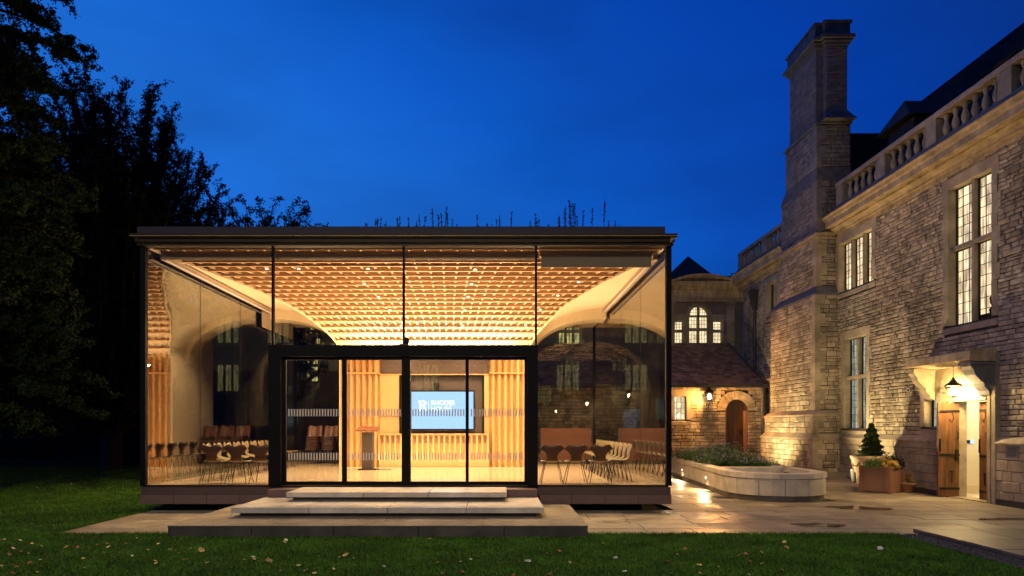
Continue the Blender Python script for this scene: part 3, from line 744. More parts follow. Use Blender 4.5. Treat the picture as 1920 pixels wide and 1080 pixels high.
# chairs: one curved plywood shell (seat running up into a butterfly-shaped back), four splayed legs
def chair_shell():
    rows = [  # (y, z, halfwidth) from the front of the seat back and up; y + = behind
        (-.22, .425, .15), (-.19, .440, .185), (-.10, .437, .20), (0, .430, .205), (.09, .432, .19), (.145, .45, .13), (.18, .49, .105), (.197, .55, .103), (.210, .595, .125), (.222, .64, .175), (.230, .68, .236), (.236, .735, .236)]
    mb = MB(); nx = 10
    for y, z, h in rows:
        for k in range(nx + 1):
            t = -1 + 2 * k / nx; zz = z
            q = min(1, max(0, (z - .58) / .15)); zz += q * (.052 * min(1, abs(t) / .7) - (.15 * max(0, abs(t) - .7) / .3) * (.6 if z > .7 else .25))
            yy = y + (.03 * t * t if z > .5 else 0) * -1; zz += (.012 * t * t if z < .46 else 0)
            mb.v.append((h * t, yy, zz))
    W = nx + 1
    for i in range(len(rows) - 1):
        for k in range(nx): mb.f.append((i * W + k, i * W + k + 1, (i + 1) * W + k + 1, (i + 1) * W + k))
    return mb
def solid(me_o, t=.011):
    md = me_o.modifiers.new('thickness', 'SOLIDIFY'); md.thickness = t
def make_chair(label, m='chair'):
    t = thing('plywood_chair', label, 'chair')
    s = chair_shell().build('shell', 'chairpale', t, smooth=True); s.data.materials.append(M[m]); solid(s); s.modifiers[0].material_offset = 1
    for sx_, y in ((-.20, .22), (.20, .22), (-.20, -.20), (.20, -.20)):
        MB().tube([(sx_ * .45, y * .35, .425), (sx_ * .62, y * .6, .418), (sx_ * 1.08, y * 1.0, .0)], .0085, 6).build('leg', 'steel', t)
    return t
GL, GR = 'chairs in the left half of the pavilion', 'chairs in the right half of the pavilion'
proto = make_chair('dark plywood chair with a butterfly back, leftmost of three by the left front glass'); proto2 = None
def put(label, x, y, rz, group, p=None, z=ZF):
    global proto_used
    o = p or copy_tree(proto); o.location = (x, y, z); o.rotation_euler = (0, 0, rz); o['label'] = label; o['group'] = group
    return o
ords = ['first', 'second', 'third', 'fourth', 'fifth', 'sixth', 'seventh', 'eighth', 'ninth', 'tenth']
yc = 13.60
put('dark butterfly-backed plywood chair, leftmost of three with backs to the left front glass', PX(396, 13.42), yc, R(180), GL, proto)
put('dark butterfly-backed plywood chair, middle of three with backs to the left front glass', PX(442.5, 13.42), yc, R(180), GL)
put('dark butterfly-backed plywood chair nearest the door portal on its left side', PX(488, 13.42), yc, R(180), GL)
put('dark butterfly-backed plywood chair nearest the door portal on its right side', PX(1035, 13.42), yc, R(180), GR)
put('dark butterfly-backed plywood chair, middle of three with backs to the right front glass', PX(1080.5, 13.42), yc, R(180), GR)
put('dark butterfly-backed plywood chair, rightmost of three with backs to the right front glass', PX(1126, 13.42), yc, R(180), GR)
for k in range(10):
    put(f'{ords[k]} plywood chair from the front in the row along the left side glass', XL + .85, 14.35 + k * .55, R(90), GL)
    put(f'{ords[k]} plywood chair from the front in the row along the right side glass', XR - .72, 14.2 + k * .50, R(-90), GR)
sp_proto = copy_tree(proto)
for ch_ in sp_proto.children:
    if ch_.name.startswith('shell'): ch_.data = ch_.data.copy(); ch_.data.materials[0] = M['chair']
lv = ['lowest', 'second lowest', 'third lowest', 'fourth lowest', 'fourth highest', 'third highest', 'second highest', 'topmost']
for c in range(3):
    sd3 = ['left', 'middle', 'right'][c]
    for k in range(8):
        put(f'{lv[k]} brown plywood chair in the {sd3} stack behind the left sliding door', PX(586 + c * 31, 20.8), 20.8 + .02 * k, 0, f'{sd3} stack of chairs at the back', sp_proto if (c, k) == (0, 0) else copy_tree(sp_proto), z=ZF + .005 + k * .055)

# ================================================================== OLD STONE BUILDING (right)
W = 10.5
bd = thing('stone_building', 'large old limestone building with balustrade, chimney and leaded windows on the right', 'building')
FX = frameX(W)
def bp(mb, name, m, parent=bd, **k): return mb.build(name, m, parent, **k)
WY0, WY1 = 11.2, 28.9
# window list: (y0, y1, z0, z1) openings ; surround margin
wins = {'A': (14.42, 15.80, 3.96, 7.10), 'B': (19.0, 20.85, 5.72, 7.17), 'C': (19.30, 20.52, 1.57, 4.24), 'D': (16.22, 16.68, 1.62, 2.50), 'F': (12.2, 13.25, 1.55, 2.95), 'G': (25.4, 26.4, 5.85, 7.1)}
mg = .17
holes = [(a - mg, b + mg, c - .20, d + .24) for a, b, c, d in wins.values()]
DY0, DY1, DZ = 14.58, 15.66, 2.20                       # doorway
holes += [(14.2, 16.08, 0, 3.2), (20.9, 24.5, 0, 7.45)]
# wall body (with true openings): strips between openings
def wall_body(y0, y1, z0, z1, hl, T, thick=.22):
    hl = [(h[0] - .014, h[1] + .014, h[2] - (.014 if h[2] > 0 else 0), h[3] + .014) for h in hl]
    ys = sorted({y0, y1, *[min(max(h[0], y0), y1) for h in hl], *[min(max(h[1], y0), y1) for h in hl]}); mb = MB()
    for a, b in zip(ys, ys[1:]):
        if b - a < 1e-4: continue
        m_ = (a + b) / 2; cuts = sorted((max(h[2], z0), min(h[3], z1)) for h in hl if h[0] < m_ < h[1]); z = z0
        for c, d in cuts:
            if c > z + 1e-4: mb.box(a, -thick, z, b, 0, c, T=T)
            z = max(z, d)
        if z < z1 - 1e-4: mb.box(a, -thick, z, b, 0, z1, T=T)
    return mb
op = list(wins.values()) + [(DY0, DY1, 0, DZ)]
wall = bp(wall_body(WY0, WY1, 0, 7.45, op, FX, .2), 'wall', 'mortar')
key = lambda p: math.hypot(W, (p[0] + p[1]) / 2) - 2.5 * math.sqrt((p[1] - p[0]) * (p[3] - p[2]))
up_ = rubble_pieces(WY0, WY1, 1.42, 7.45, holes)
rubble(wall, FX, up_, 'stone', 240, key)
FP = frameX(W - .09)                                      # projecting plinth course
plh = [(DY0 - .38, DY1 + .30, 0, 2), (20.9, 24.5, 0, 2)]
for a_, b_ in ((WY0, DY0 - .38), (DY1 + .30, 20.9), (24.5, WY1)): plb = bp(MB().box(a_, -.08, 0, b_, 0, 1.30, T=FP), 'plinth', 'mortar', wall)
rubble(plb, FP, rubble_pieces(WY0, WY1, 0.12, 1.27, plh, .15, .24, .2, .5), 'ashlar', 60, key, depth=.018, gap=.005, ch=.008)
for a, b in ((WY0, DY0 - .38), (DY1 + .30, 20.9), (24.5, WY1)):
    n_ = max(1, int((b - a) / .8)); l = (b - a) / n_
    for i in range(n_):
        def T(u, v, y): return (W - v, u, y)
        mb = MB(); y0_, y1_ = a + i * l + .002, a + (i + 1) * l - .002
        vs = [(W, y0_, 1.25), (W - .135, y0_, 1.25), (W - .135, y0_, 1.29), (W - .02, y0_, 1.42), (W, y0_, 1.42)]
        vs += [(x, y1_, z) for x, _, z in vs]
        mb.add(vs, [(0, 1, 2, 3, 4), (9, 8, 7, 6, 5)] + [(i2, (i2 + 1) % 5, 5 + (i2 + 1) % 5, 5 + i2) for i2 in range(5)])
        bp(mb, 'plinth_coping', 'ashlar', wall)
    MB().box(a, .0, .0, b, .015, .12, T=FP).build('lead_skirt', 'pipe', wall)

def old_window(T, y0, y1, z0, z1, cols, rows, panes, lit='room', parent=bd, surround=True, mg=.17, own=True, deep=.16, trim='ashlar', room_d=.12, room_x=.42):
    """stone surround, mullions and transoms, leaded lights with separate panes; rows = list of z splits"""
    mw = .08; fm = MB(); zs = [z0] + list(rows) + [z1]
    cw = (y1 - y0 - mw * (cols - 1)) / cols
    for c in range(1, cols): a = y0 + c * cw + (c - 1) * mw; fm.box(a, -deep - .02, z0, a + mw, -.05, z1, T=T)
    for z in rows: fm.box(y0, -deep - .018, z - .05, y1, -.045, z + .05, T=T)
    if not fm.v: fm.box(y0, -deep, z1 - .02, y1, -.05, z1, T=T)
    wn = fm.build('window', trim, parent)
    if surround:
        for s_, (a, b) in enumerate(((y0 - mg, y0), (y1, y1 + mg))):
            z = z0 - .0; i = 0
            while z < z1 + .01:
                h = rnd.uniform(.28, .45); h = min(h, z1 + .0 - z)
                if h < .05: break
                ex = rnd.uniform(.02, .10) if i % 2 == 0 else 0
                aa, bb = (a - ex, b) if s_ == 0 else (a, b + ex)
                MB().box(aa, -.21, z + .002, bb, .036 + .004 * (i % 2), z + h - .002, T=T).build('jamb_block', trim, wn); z += h; i += 1
        MB().box(y0 - mg - .04, -.21, z1, y1 + mg + .04, .043, z1 + .24, T=T).build('lintel', trim, wn)
        sl = MB(); sv = [(y, d, z) for y in (y0 - mg, y1 + mg) for d, z in ((-.21, z0 - .20), (.042, z0 - .20), (.042, z0 - .07), (-.1, z0 - .003), (-.21, z0 - .003))]
        sl.add([T(*v) for v in sv], [(0, 1, 2, 3, 4), (9, 8, 7, 6, 5)] + [(i2, (i2 + 1) % 5, 5 + (i2 + 1) % 5, 5 + i2) for i2 in range(5)])
        sl.build('sill', trim, wn)
    ld = MB(); fr_ = MB()
    for c in range(cols):
        a = y0 + c * (cw + mw); b = a + cw
        for r, (za, zb_) in enumerate(zip(zs, zs[1:])):
            za += .05 if r else 0; zb_ -= .05 if r < len(zs) - 2 else 0
            e = .018
            fr_.box(a, -deep - .03, za, a + e, -deep + .01, zb_, T=T).box(b - e, -deep - .03, za, b, -deep + .01, zb_, T=T)
            fr_.box(a, -deep - .028, za, b, -deep + .008, za + e, T=T).box(a, -deep - .028, zb_ - e, b, -deep + .008, zb_, T=T)
            pc, pr = panes if isinstance(panes, tuple) else panes[r]
            for i in range(1, pc): u = a + (b - a) * i / pc; ld.box(u - .006, -deep - .014, za, u + .006, -deep + .004, zb_, T=T)
            for j in range(1, pr): v = za + (zb_ - za) * j / pr; ld.box(a, -deep - .012, v - .006, b, -deep + .002, v + .006, T=T)
            if own:
                for i in range(pc):
                    for j in range(pr):
                        u0 = a + (b - a) * i / pc + .006; u1 = a + (b - a) * (i + 1) / pc - .006; v0 = za + (zb_ - za) * j / pr + .006; v1 = za + (zb_ - za) * (j + 1) / pr - .006
                        t1, t2, t3 = (rnd.uniform(-.003, .003) for _ in range(3))
                        MB().add([T(u0, -deep - .004 + t1, v0), T(u1, -deep - .004 - t1, v0), T(u1, -deep - .004 + t2, v1), T(u0, -deep - .004 - t2, v1)], [(0, 1, 2, 3)]).build('pane', 'oldglass', wn)
            else:
                MB().add([T(a, -deep - .004, za), T(b, -deep - .004, za), T(b, -deep - .004, zb_), T(a, -deep - .004, zb_)], [(0, 1, 2, 3)]).build('pane', 'oldglass', wn)
    fr_.build('casement', 'iron', wn); ld.build('leading', 'lead', wn, kind='stuff')
    MB().box(y0 - .15, -deep - room_d - .02, z0 - .12 - room_d * .3, y1 + room_x, -deep - room_d, z1 + .12 + room_d, T=T).build('lit_room', lit, wn)
    return wn
wA = old_window(FX, *wins['A'], 2, [5.72], [(3, 7), (3, 6)], 'room', room_d=.40, room_x=1.1)
MB().lathe([(.07, 0), (.09, .08), (.04, .16), (.07, .22), (.08, .34), (.03, .42)], (W + .33, 14.85, 4.1), 12).build('ornament', 'darkwood', wA)
MB().box(W + .22, 14.6, 3.9, W + .42, 15.3, 4.10).build('window_seat', 'redwood', wA)
old_window(FX, *wins['B'], 3, [], (3, 7), 'room')
old_window(FX, *wins['C'], 2, [3.08], [(3, 7), (3, 6)], 'room_cool')
old_window(FX, *wins['D'], 1, [], (2, 4), 'room_cool', mg=.16)
old_window(FX, *wins['F'], 2, [], (2, 4), 'room_dim', mg=.2)
old_window(FX, *wins['G'], 2, [], (2, 5), 'room_dark')

# cornice and balustrade
def run_profile(prof, y0, y1, X=W):
    """prof: (distance out, z) outline, closed against the wall"""
    def T(a, y, b): return (X - a, y, b)
    return MB().prism(prof, y0, y1, T=T)
corn = [(-.1, 7.40), (.05, 7.40), (.05, 7.50), (.13, 7.50), (.13, 7.55), (.17, 7.60), (.25, 7.64), (.25, 7.69), (.38, 7.69), (.40, 7.72), (.40, 7.86), (.44, 7.88), (.46, 7.95), (.52, 7.98), (.52, 8.01), (-.1, 8.01)]
plt = [(-.3, 8.01), (.33, 8.01), (.30, 8.10), (.22, 8.13), (.20, 8.30), (-.3, 8.32)]
bal = thing('stone_balustrade', 'stone balustrade with turned balusters along the roof edge beside the chimney', 'balustrade')
def cornice_run(y0, y1):
    y = y0
    while y < y1 - .01:
        l = min(rnd.uniform(.9, 1.4), y1 - y)
        if y1 - y - l < .3: l = y1 - y
        bp(run_profile(corn, y + .0015, y + l - .0015), 'cornice_block', 'cornice', wall)
        bp(run_profile(plt, y + .0015, y + l - .0015), 'parapet_base', 'weathered_and_shade', bal); y += l
cornice_run(WY0, 20.95); cornice_run(24.1, WY1 + .4)
bprof = [(.085, 0), (.085, .05), (.05, .07), (.07, .12), (.088, .19), (.075, .28), (.045, .37), (.042, .42), (.06, .45), (.045, .47), (.08, .50), (.08, .55)]
bme = MB().lathe([(r * .92, z) for r, z in bprof], n=12).mesh('baluster', 'ashlar', True)
def balustrade(y0, y1, piers, nb):
    edges = [y0] + piers + [y1]
    BX = W - .06
    bp(MB().chbox(BX - .15, y0, 8.86, BX + .15, y1, 9.0, .02), 'rail', 'ashlar', bal)
    for p in piers: bp(MB().box(BX - .13, p - .19, 8.30, BX + .13, p + .19, 8.86), 'pier', 'ashlar', bal)
    for a, b in zip(edges, edges[1:]):
        a2, b2 = a + .22, b - .22; n_ = max(1, round((b2 - a2) / nb))
        for k in range(n_):
            yy = a2 + (k + .5) * (b2 - a2) / n_
            link('baluster', bme, bal, loc=(BX, yy, 8.31), rotz=rnd.uniform(0, 1))
balustrade(WY0, 20.75, [12.75, 14.9 - .9, 16.75, 18.35, 20.55][0:0] + [13.85, 16.2, 18.3, 20.5], .33)
balustrade(24.0, WY1 + .2, [24.15, 26.3, 28.9], .33)

# chimney breast and stack
ch = thing('stone_chimney', 'tall square-shouldered stone chimney stack rising in front of the building', 'chimney')
secs = [(9.60, 20.68, 24.75, 0, 1.27), (9.69, 20.80, 24.60, 1.42, 2.00), (9.80, 20.92, 24.35, 2.14, 5.72), (9.88, 21.0, 23.75, 5.95, 7.5), (9.88, 21.0, 23.60, 7.62, 9.25), (9.88, 21.0, 23.25, 9.62, 10.95)]
body = MB()
for i, (x, a, b, z0, z1) in enumerate(secs):
    body.box(x, a, z0, 10.9, b, z1)
    if i < len(secs) - 1:
        x2, a2, b2, z2, _ = secs[i + 1]
        vs = [(x, a, z1), (10.9, a, z1), (10.9, b, z1), (x, b, z1), (x2, a2, z2), (10.9, a2, z2), (10.9, b2, z2), (x2, b2, z2)]
        mbw = MB(); e = .03
        vs = [(x - e, a - e, z1 - .05), (10.9, a - e, z1 - .05), (10.9, b + e, z1 - .05), (x - e, b + e, z1 - .05), (x - e, a - e, z1), (10.9, a - e, z1), (10.9, b + e, z1), (x - e, b + e, z1),
              (x2 - .004, a2 - .004, z2), (10.9, a2 - .004, z2), (10.9, b2 + .004, z2), (x2 - .004, b2 + .004, z2)]
        fs = [(0, 3, 2, 1), (8, 9, 10, 11)] + [(s + k, s + (k + 1) % 4, s + 4 + (k + 1) % 4, s + 4 + k) for s in (0, 4) for k in range(4)]
        mbw.add(vs, fs); mbw.build('weathering', 'ashlar' if i < 2 else 'weathered_and_shade', ch)
cb = body.build('shaft', 'mortar', ch)
for i, (x, a, b, z0, z1) in enumerate(secs):
    mm = 'stone' if i < 4 else 'chimney'; hm = (.15, .22) if i < 2 else (.11, .17)
    T1 = frameX(x); T2 = frameY(a)
    q1 = rubble_pieces(a + .20, b - .02, z0 + (.12 if i == 0 else .0), z1 - (.05), [], hm[0], hm[1], .16, .45)
    rubble(cb, T1, q1, mm, 60 if i in (0, 1, 2) else 0, key=lambda p: -(p[1] - p[0]) * (p[3] - p[2]), depth=.02 if i < 2 else .026)
    q2 = rubble_pieces(x + .06, 10.9, z0 + .02, z1 - .05, [], hm[0], hm[1], .16, .4)
    rubble(cb, T2, q2, mm, 12 if i < 3 else 0, key=lambda p: p[0], depth=.02)
    z = z0; k = 0
    while z < z1 - .06:                                   # dressed quoins at the near corner
        h = min(rnd.uniform(.26, .36), z1 - .05 - z)
        MB().box(x - .034, a - .034, z + .003, x + (.28 if k % 2 else .12), a + (.18 if k % 2 else .30), z + h - .003).build('quoin', 'ashlar' if i < 4 else 'chimney', ch); z += h; k += 1
def band(x, a, b, z0, z1, o, m='weathered_and_shade'): return MB().chbox(x - o, a - o, z0, 10.86 + o, b + o, z1, .02).build('moulding', m, ch)
band(9.88, 21.0, 23.75, 7.50, 7.60, .10, 'cornice'); band(9.88, 21.0, 23.75, 7.42, 7.50, .05, 'cornice')
band(9.88, 21.0, 23.25, 10.93, 11.02, .07)
# upper stack with a pilaster strip towards the front
sx0, sa, sb = 9.90, 21.12, 23.0
st_ = MB().box(sx0, sa, 11.0, 10.70, sb, 13.35).box(10.12, sa - .16, 11.25, 10.78, sa + .05, 13.35)
st_.box(sx0 + .02, sa - .02, 13.3, 10.72, sb, 14.0).box(10.14, sa - .14, 13.3, 10.76, sa, 14.05)
so = st_.build('stack', 'chimney', ch)
rubble(so, frameX(sx0), rubble_pieces(sa + .02, sb, 11.05, 13.3, [], .1, .15, .16, .4), 'chimney', depth=.018)
rubble(so, frameY(sa - .16), rubble_pieces(10.13, 10.77, 11.25, 13.3, [], .1, .15, .16, .4), 'chimney', depth=.018)
mb = MB(); mb.add([(10.0, sa - .42, 11.0), (10.95, sa - .42, 11.0), (10.95, sa + .1, 11.0), (10.0, sa + .1, 11.0), (10.12, sa - .165, 11.35), (10.78, sa - .165, 11.35), (10.78, sa, 11.35), (10.12, sa, 11.35)],
       [(0, 3, 2, 1), (4, 5, 6, 7), (0, 1, 5, 4), (1, 2, 6, 5), (2, 3, 7, 6), (3, 0, 4, 7)]); mb.build('weathering', 'weathered_and_shade', ch)
for o, z0, z1 in ((.05, 13.32, 13.42), (.10, 13.42, 13.50), (.17, 13.50, 13.62), (.06, 13.62, 14.0), (.11, 14.0, 14.07)):
    c = MB().chbox(sx0 - o, sa - o, z0, 10.72 + o, sb + o, z1, .015); c.build('moulding', 'weathered_and_shade', ch)
    c = MB().chbox(10.12 - o, sa - .16 - o, z0 + .003, 10.79 + o, sa + .02, z1 + .05 if o < .1 and z0 > 13.6 else z1 + .003, .015); c.build('moulding', 'weathered_and_shade', ch)

# roof: steep slate slope behind the balustrade with dormers
rf = MB()
rf.add([(W + .45, WY0 - 4, 8.4), (W + .45, 29.0, 8.4), (15.2, 27.0, 13.27), (15.2, WY0 - 4, 13.27), (20, 27, 8.4), (20, WY0 - 4, 8.4)], [(0, 3, 2, 1), (1, 2, 4), (3, 5, 4, 2)])
roof = bp(rf, 'roof', 'slate')
sl_ = MB(); dd = Vector((15.2 - W - .45, 0, 13.27 - 8.4)); Ls = dd.length; dd.normalize(); nn = Vector((-dd.z, 0, dd.x))
for r_ in range(int(Ls / .22)):
    for k in range(44):
        y = WY0 - 4 + k * .5 + (.25 if r_ % 2 else 0); s0 = r_ * .22
        def T(a, y_, b): p = Vector((W + .45, 0, 8.4)) + dd * (s0 + a) + nn * (b); return (p.x, y_, p.z)
        t = .02 + rnd.uniform(0, .012); y1_ = min(y + .49, 28.4 - .33 * r_ * .22)
        if y1_ - y < .1: continue
        vs = [T(0, y, t + .02), T(0, y1_, t + .02), T(.26, y1_, .005), T(.26, y, .005), T(0, y, 0), T(0, y1_, 0)]
        sl_.add(vs, [(0, 1, 2, 3), (4, 5, 1, 0)])
bp(sl_, 'roof_slates', 'slate', roof, kind='stuff')
# cross roof seen end-on beside the chimney
bp(MB().prism([(11.6, 8.35), (15, 8.35), (15, 11.9), (11.6, 11.9)], 23.9, 25.4, T=lambda a, y, b: (a, y, b)), 'cross_roof', 'slate')
def dormer(y0, y1, lit, ev=9.9, pk=10.6):
    d = MB().box(11.15, y0, 8.4, 13.2, y1, ev + .02); dm = bp(d, 'dormer', 'slate')
    def T(a, y, b): return (a, y, b)
    ym = (y0 + y1) / 2
    r = MB(); r.add([(10.9, y0 - .2, ev), (10.9, y1 + .2, ev), (11.25, ym, pk), (14, y0 - .2, ev), (14, y1 + .2, ev), (14, ym, pk)], [(0, 1, 2), (0, 2, 5, 3), (1, 4, 5, 2)])
    r.build('dormer_roof', 'slate', dm)
    wdw = MB().box(11.12, y0 + .15, 8.75, 11.14, y1 - .15, 9.42).build('dormer_light', lit, dm)
    b = MB()
    for k in range(6): y = y0 + .15 + k * (y1 - y0 - .3) / 5; b.box(11.09, y - .02, 8.75, 11.115, y + .02, 9.42)
    for z in (8.76, 9.1, 9.42): b.box(11.085, y0 + .15, z - .014, 11.117, y1 - .15, z + .014)
    b.build('glazing_bar', 'iron', dm)
dormer(14.45, 15.25, 'room', 9.5, 9.62); dormer(18.2, 19.4, 'room_dark')

# ---- doorway under its carved stone hood
dw = MB()
dw.box(DY1, -.30, 0, DY1 + .13, .10, DZ + .02, T=FX).box(DY1 + .13, -.2, 0, DY1 + .22, .06, DZ + .02, T=FX)
for k, (a, b, d) in enumerate(((DY0 - .10, DY0, .02), (DY0 - .19, DY0 - .10, .09), (DY0 - .27, DY0 - .19, .05), (DY0 - .38, DY0 - .27, .12))):
    dw.box(a, -.3, 0, b, d, DZ + .25, T=FX)
dw.box(DY0, -.3, DZ, DY1 + .22, .05, DZ + .22, T=FX)
dwo = bp(dw, 'doorway', 'ashlar')
MB().box(15.86, -.02, 0, 16.07, .030, DZ + .22, T=FX).build('jamb_block', 'ashlar', dwo)
MB().box(DY0 - .38, .0, DZ + .2, DY1 + 1.4, .03, 3.18, T=FX).build('tympanum', 'ashlar', dwo)
MB().box(DY0 - .30, .02, DZ + .22, DY1 + .25, .14, DZ + .30, T=FX).build('door_cornice', 'ashlar', dwo)
# hood: shelf, two curved brackets
HY0, HY1 = 14.30, 16.55
hood = MB().prism([(0, 3.31), (.50, 3.25), (.57, 3.22), (.58, 3.05), (.53, 3.02), (.47, 2.98), (0, 2.98)], HY0, HY1, T=lambda a, y, b: (W - a, y, b)).build('hood', 'cornice', dwo)
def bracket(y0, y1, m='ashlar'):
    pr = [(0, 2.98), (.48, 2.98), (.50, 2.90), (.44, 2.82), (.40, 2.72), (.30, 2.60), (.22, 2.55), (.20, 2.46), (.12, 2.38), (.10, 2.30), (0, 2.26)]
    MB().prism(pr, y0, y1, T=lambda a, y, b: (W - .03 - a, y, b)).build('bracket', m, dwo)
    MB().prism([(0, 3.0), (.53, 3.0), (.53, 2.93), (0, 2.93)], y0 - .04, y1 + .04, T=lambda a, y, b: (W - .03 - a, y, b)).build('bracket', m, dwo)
bracket(14.34, 14.66, 'weathered_and_shade'); bracket(16.28, 16.52)  # near bracket takes the darker stone to paint its backlit shade
# hall behind the open door
hl = MB()
hl.box(W + .35, 14.2, -.02, W + 2.6, 17.2, .005); hl.box(W + .35, 16.6, 0, W + 2.6, 16.7, 2.6); hl.box(W + 2.5, 14.2, 0, W + 2.6, 16.7, 2.6); hl.box(W + .35, 14.1, 0, W + 2.6, 14.2, 2.6); hl.box(W + .35, 14.2, 2.5, W + 2.6, 16.7, 2.6)
bp(hl, 'hall', 'whitewall', dwo)
bp(MB().box(W + .5, 16.585, .005, W + 2.5, 16.6, .2), 'skirting', 'plaster', dwo)
light('hall_light', 'POINT', (W + 1.3, 15.5, 2.3), 12, (1, .85, .6), bd, .1)
bp(MB().box(PX(1811, 16.58), 16.56, 1.22, PX(1818, 16.58), 16.585, 1.30), 'door_entry_panel', 'iron', dwo)
bp(MB().box(PX(1819, 16.58), 16.56, 1.22, PX(1825, 16.58), 16.585, 1.30), 'door_entry_display', 'screen', dwo)
bp(MB().box(W - .05, DY0, -.01, W + .4, DY1, .02), 'door_step', 'ashlar', dwo)
def oakleaf(o, du, n, w_, nm='door_leaf', nails=False):
    T = frameGen(o, du, n); np_ = 4; lf = None
    for k in range(np_):
        mbp = MB().box(k * w_ / np_ + .002, -.03, .03, (k + 1) * w_ / np_ - .002, .03 + .003 * (k % 2), DZ - .03, T=T)
        if lf is None: lf = mbp.build(nm, 'oakdoor', bd)
        else: mbp.build('door_board', 'oakdoor', lf)
    for z in (.18, .95, 1.95): MB().box(0, .034, z, w_ * .95, .046, z + .055, T=T).build('strap_hinge', 'iron', lf)
    MB().box(w_ - .05, .03, 1.05, w_ - .015, .055, 1.35, T=T).box(.03, .03, .85, .10, .06, 1.1, T=T).build('lock', 'iron', lf)
    MB().tube([T(.06, .045, 1.35), T(.06, .09, 1.37), T(.06, .09, 1.5), T(.06, .045, 1.52)], .01).build('door_pull', 'iron', lf)
    MB().tube([T(.18, .05, .35), T(.18, .06, .62)], .012).tube([T(.14, .055, .6), T(.24, .055, .6)], .012).build('bolt', 'iron', lf)
    MB().tube([T(.16, .045, 1.95), T(.15, .06, 1.8), T(.2, .06, 1.72), T(.24, .06, 1.8)], .009).build('hook', 'iron', lf)
    if nails:
        nl = MB()
        for z in np.arange(.2, 2.1, .12):
            for u in (.1, .3): nl.lathe([(.012, 0), (.006, .008)], T(u, .034, z), 6)
        nl.build('door_nails', 'iron', lf, kind='stuff')
    return lf
oakleaf((10.62, DY1 + .02), (-1, 0), (0, -1), .48)
oakleaf((W + .12, DY0 + .03), (.12, .99), (-.99, .12), .42, nails=True)
MB().box(DY1 + .02, .0, .0, DY1 + .09, .12, DZ, T=FX).build('door_post', 'oakdoor', dwo)
# plaque right of the door
MB().box(PX(1875, 13.9) and 13.55, .012, 1.00, 13.9, .03, 1.24, T=FP).build('stone_plaque', 'weathered_and_shade', bd)
pk = MB()
for i in range(5): pk.box(13.62 + .01 * (i % 2), .03, 1.04 + i * .035, 13.83 - .02 * (i % 2), .033, 1.05 + i * .035, T=FP)
pk.build('plaque_letters', 'lead', bd, kind='stuff')

# lantern hanging from the hood
def lantern(name, label, loc, hang, group='lit glass lanterns'):
    t = thing(name, label, 'lantern', loc, group=group)
    g_ = MB()
    for k in range(4):
        a0, a1 = math.pi / 4 + k * math.pi / 2, math.pi / 4 + (k + 1) * math.pi / 2
        p = [(.10 * 1.4 * math.cos(a0) * .55, .10 * 1.4 * math.sin(a0) * .55, 0), (.14 * .55 * math.cos(a1), .14 * .55 * math.sin(a1), 0), (.19 * math.cos(a1), .19 * math.sin(a1), .27), (.19 * math.cos(a0), .19 * math.sin(a0), .27)]
        g_.add(p, [(0, 1, 2, 3)])
    g_.build('lantern_glass', 'oldglass', t)
    f = MB()
    for k in range(4):
        a = math.pi / 4 + k * math.pi / 2
        f.tube([(.077 * math.cos(a), .077 * math.sin(a), 0), (.19 * math.cos(a), .19 * math.sin(a), .27)], .008)
    f.build('lantern_frame', 'iron', t)
    MB().lathe([(.205, .27), (.21, .29), (.12, .35), (.10, .37), (.07, .42), (.03, .46), (.045, .48), (.0, .52)], n=8).build('lantern_cap', 'iron', t)
    MB().lathe([(.085, 0), (.08, -.02), (.02, -.04)], n=8).build('lantern_base', 'iron', t)
    MB().lathe([(.02, .03), (.055, .07), (.075, .14), (.06, .20), (.02, .24)], n=12).build('bulb', 'bulb', t)
    if hang:
        MB().tube([(0, 0, .5), (0, 0, hang)], .008).lathe([(.06, hang - .02), (.05, hang)], n=10).build('hanging_rod', 'iron', t)
    return t
lt = lantern('hanging_lantern', 'glowing tapered glass lantern hanging from the stone hood over the open oak door', (W - .34, 15.17, 2.30), .83); lt.scale = (.84, .84, .84)
light('lantern_light', 'POINT', (W - .34, 15.17, 2.40), 90, (1, .70, .30), bd, .10)
# security camera
sc_ = thing('security_camera', 'small white security camera on the rubble wall left of the stone hood', 'camera', (W - .05, 17.15, 2.56))
MB().box(-.02, -.03, -.03, .05, .03, .03).build('bracket', 'white', sc_)
MB().tube([(-.02, 0, 0), (-.13, -.06, -.02)], .045, 10).build('housing', 'white', sc_); MB().tube([(-.128, -.058, -.02), (-.135, -.063, -.021)], .028, 10).build('lens', 'black', sc_)

# ================================================================== REAR WING
YR = 29.5
FR = frameY(YR)
rw = thing('rear_wing', 'shadowy rear wing with a round-arched lit window under a curved pediment', 'building')
RX0, RX1 = -12.5, 10.7
rwin = []
for a, b in ((1048, 1088), (1117, 1155), (1170, 1205), (1215, 1245)):
    rwin.append((PX(a, YR), PX(b, YR), PZ(648, YR), PZ(607, YR)))
rwin.append((PX(1048, YR), PX(1088, YR), PZ(738, YR), PZ(686, YR)))
for a, b, c, d in ((410, 437, 735, 685), (484, 508, 735, 690), (410, 437, 645, 612), (484, 508, 645, 612), (566, 600, 645, 608), (566, 596, 715, 670)):
    rwin.append((PX(a, YR), PX(b, YR), PZ(c, YR), PZ(d, YR)))
arch = [(PX(1265, YR), PX(1281, YR), 5.25, PZ(602, YR)), (PX(1293, YR), PX(1328, YR), 5.25, 6.42), (PX(1337, YR), PX(1354, YR), 5.25, PZ(602, YR))]
ac, ar_ = (arch[1][0] + arch[1][1]) / 2, (arch[1][1] - arch[1][0]) / 2
ahole = (arch[1][0], arch[1][1], 5.25, 6.42 + ar_)
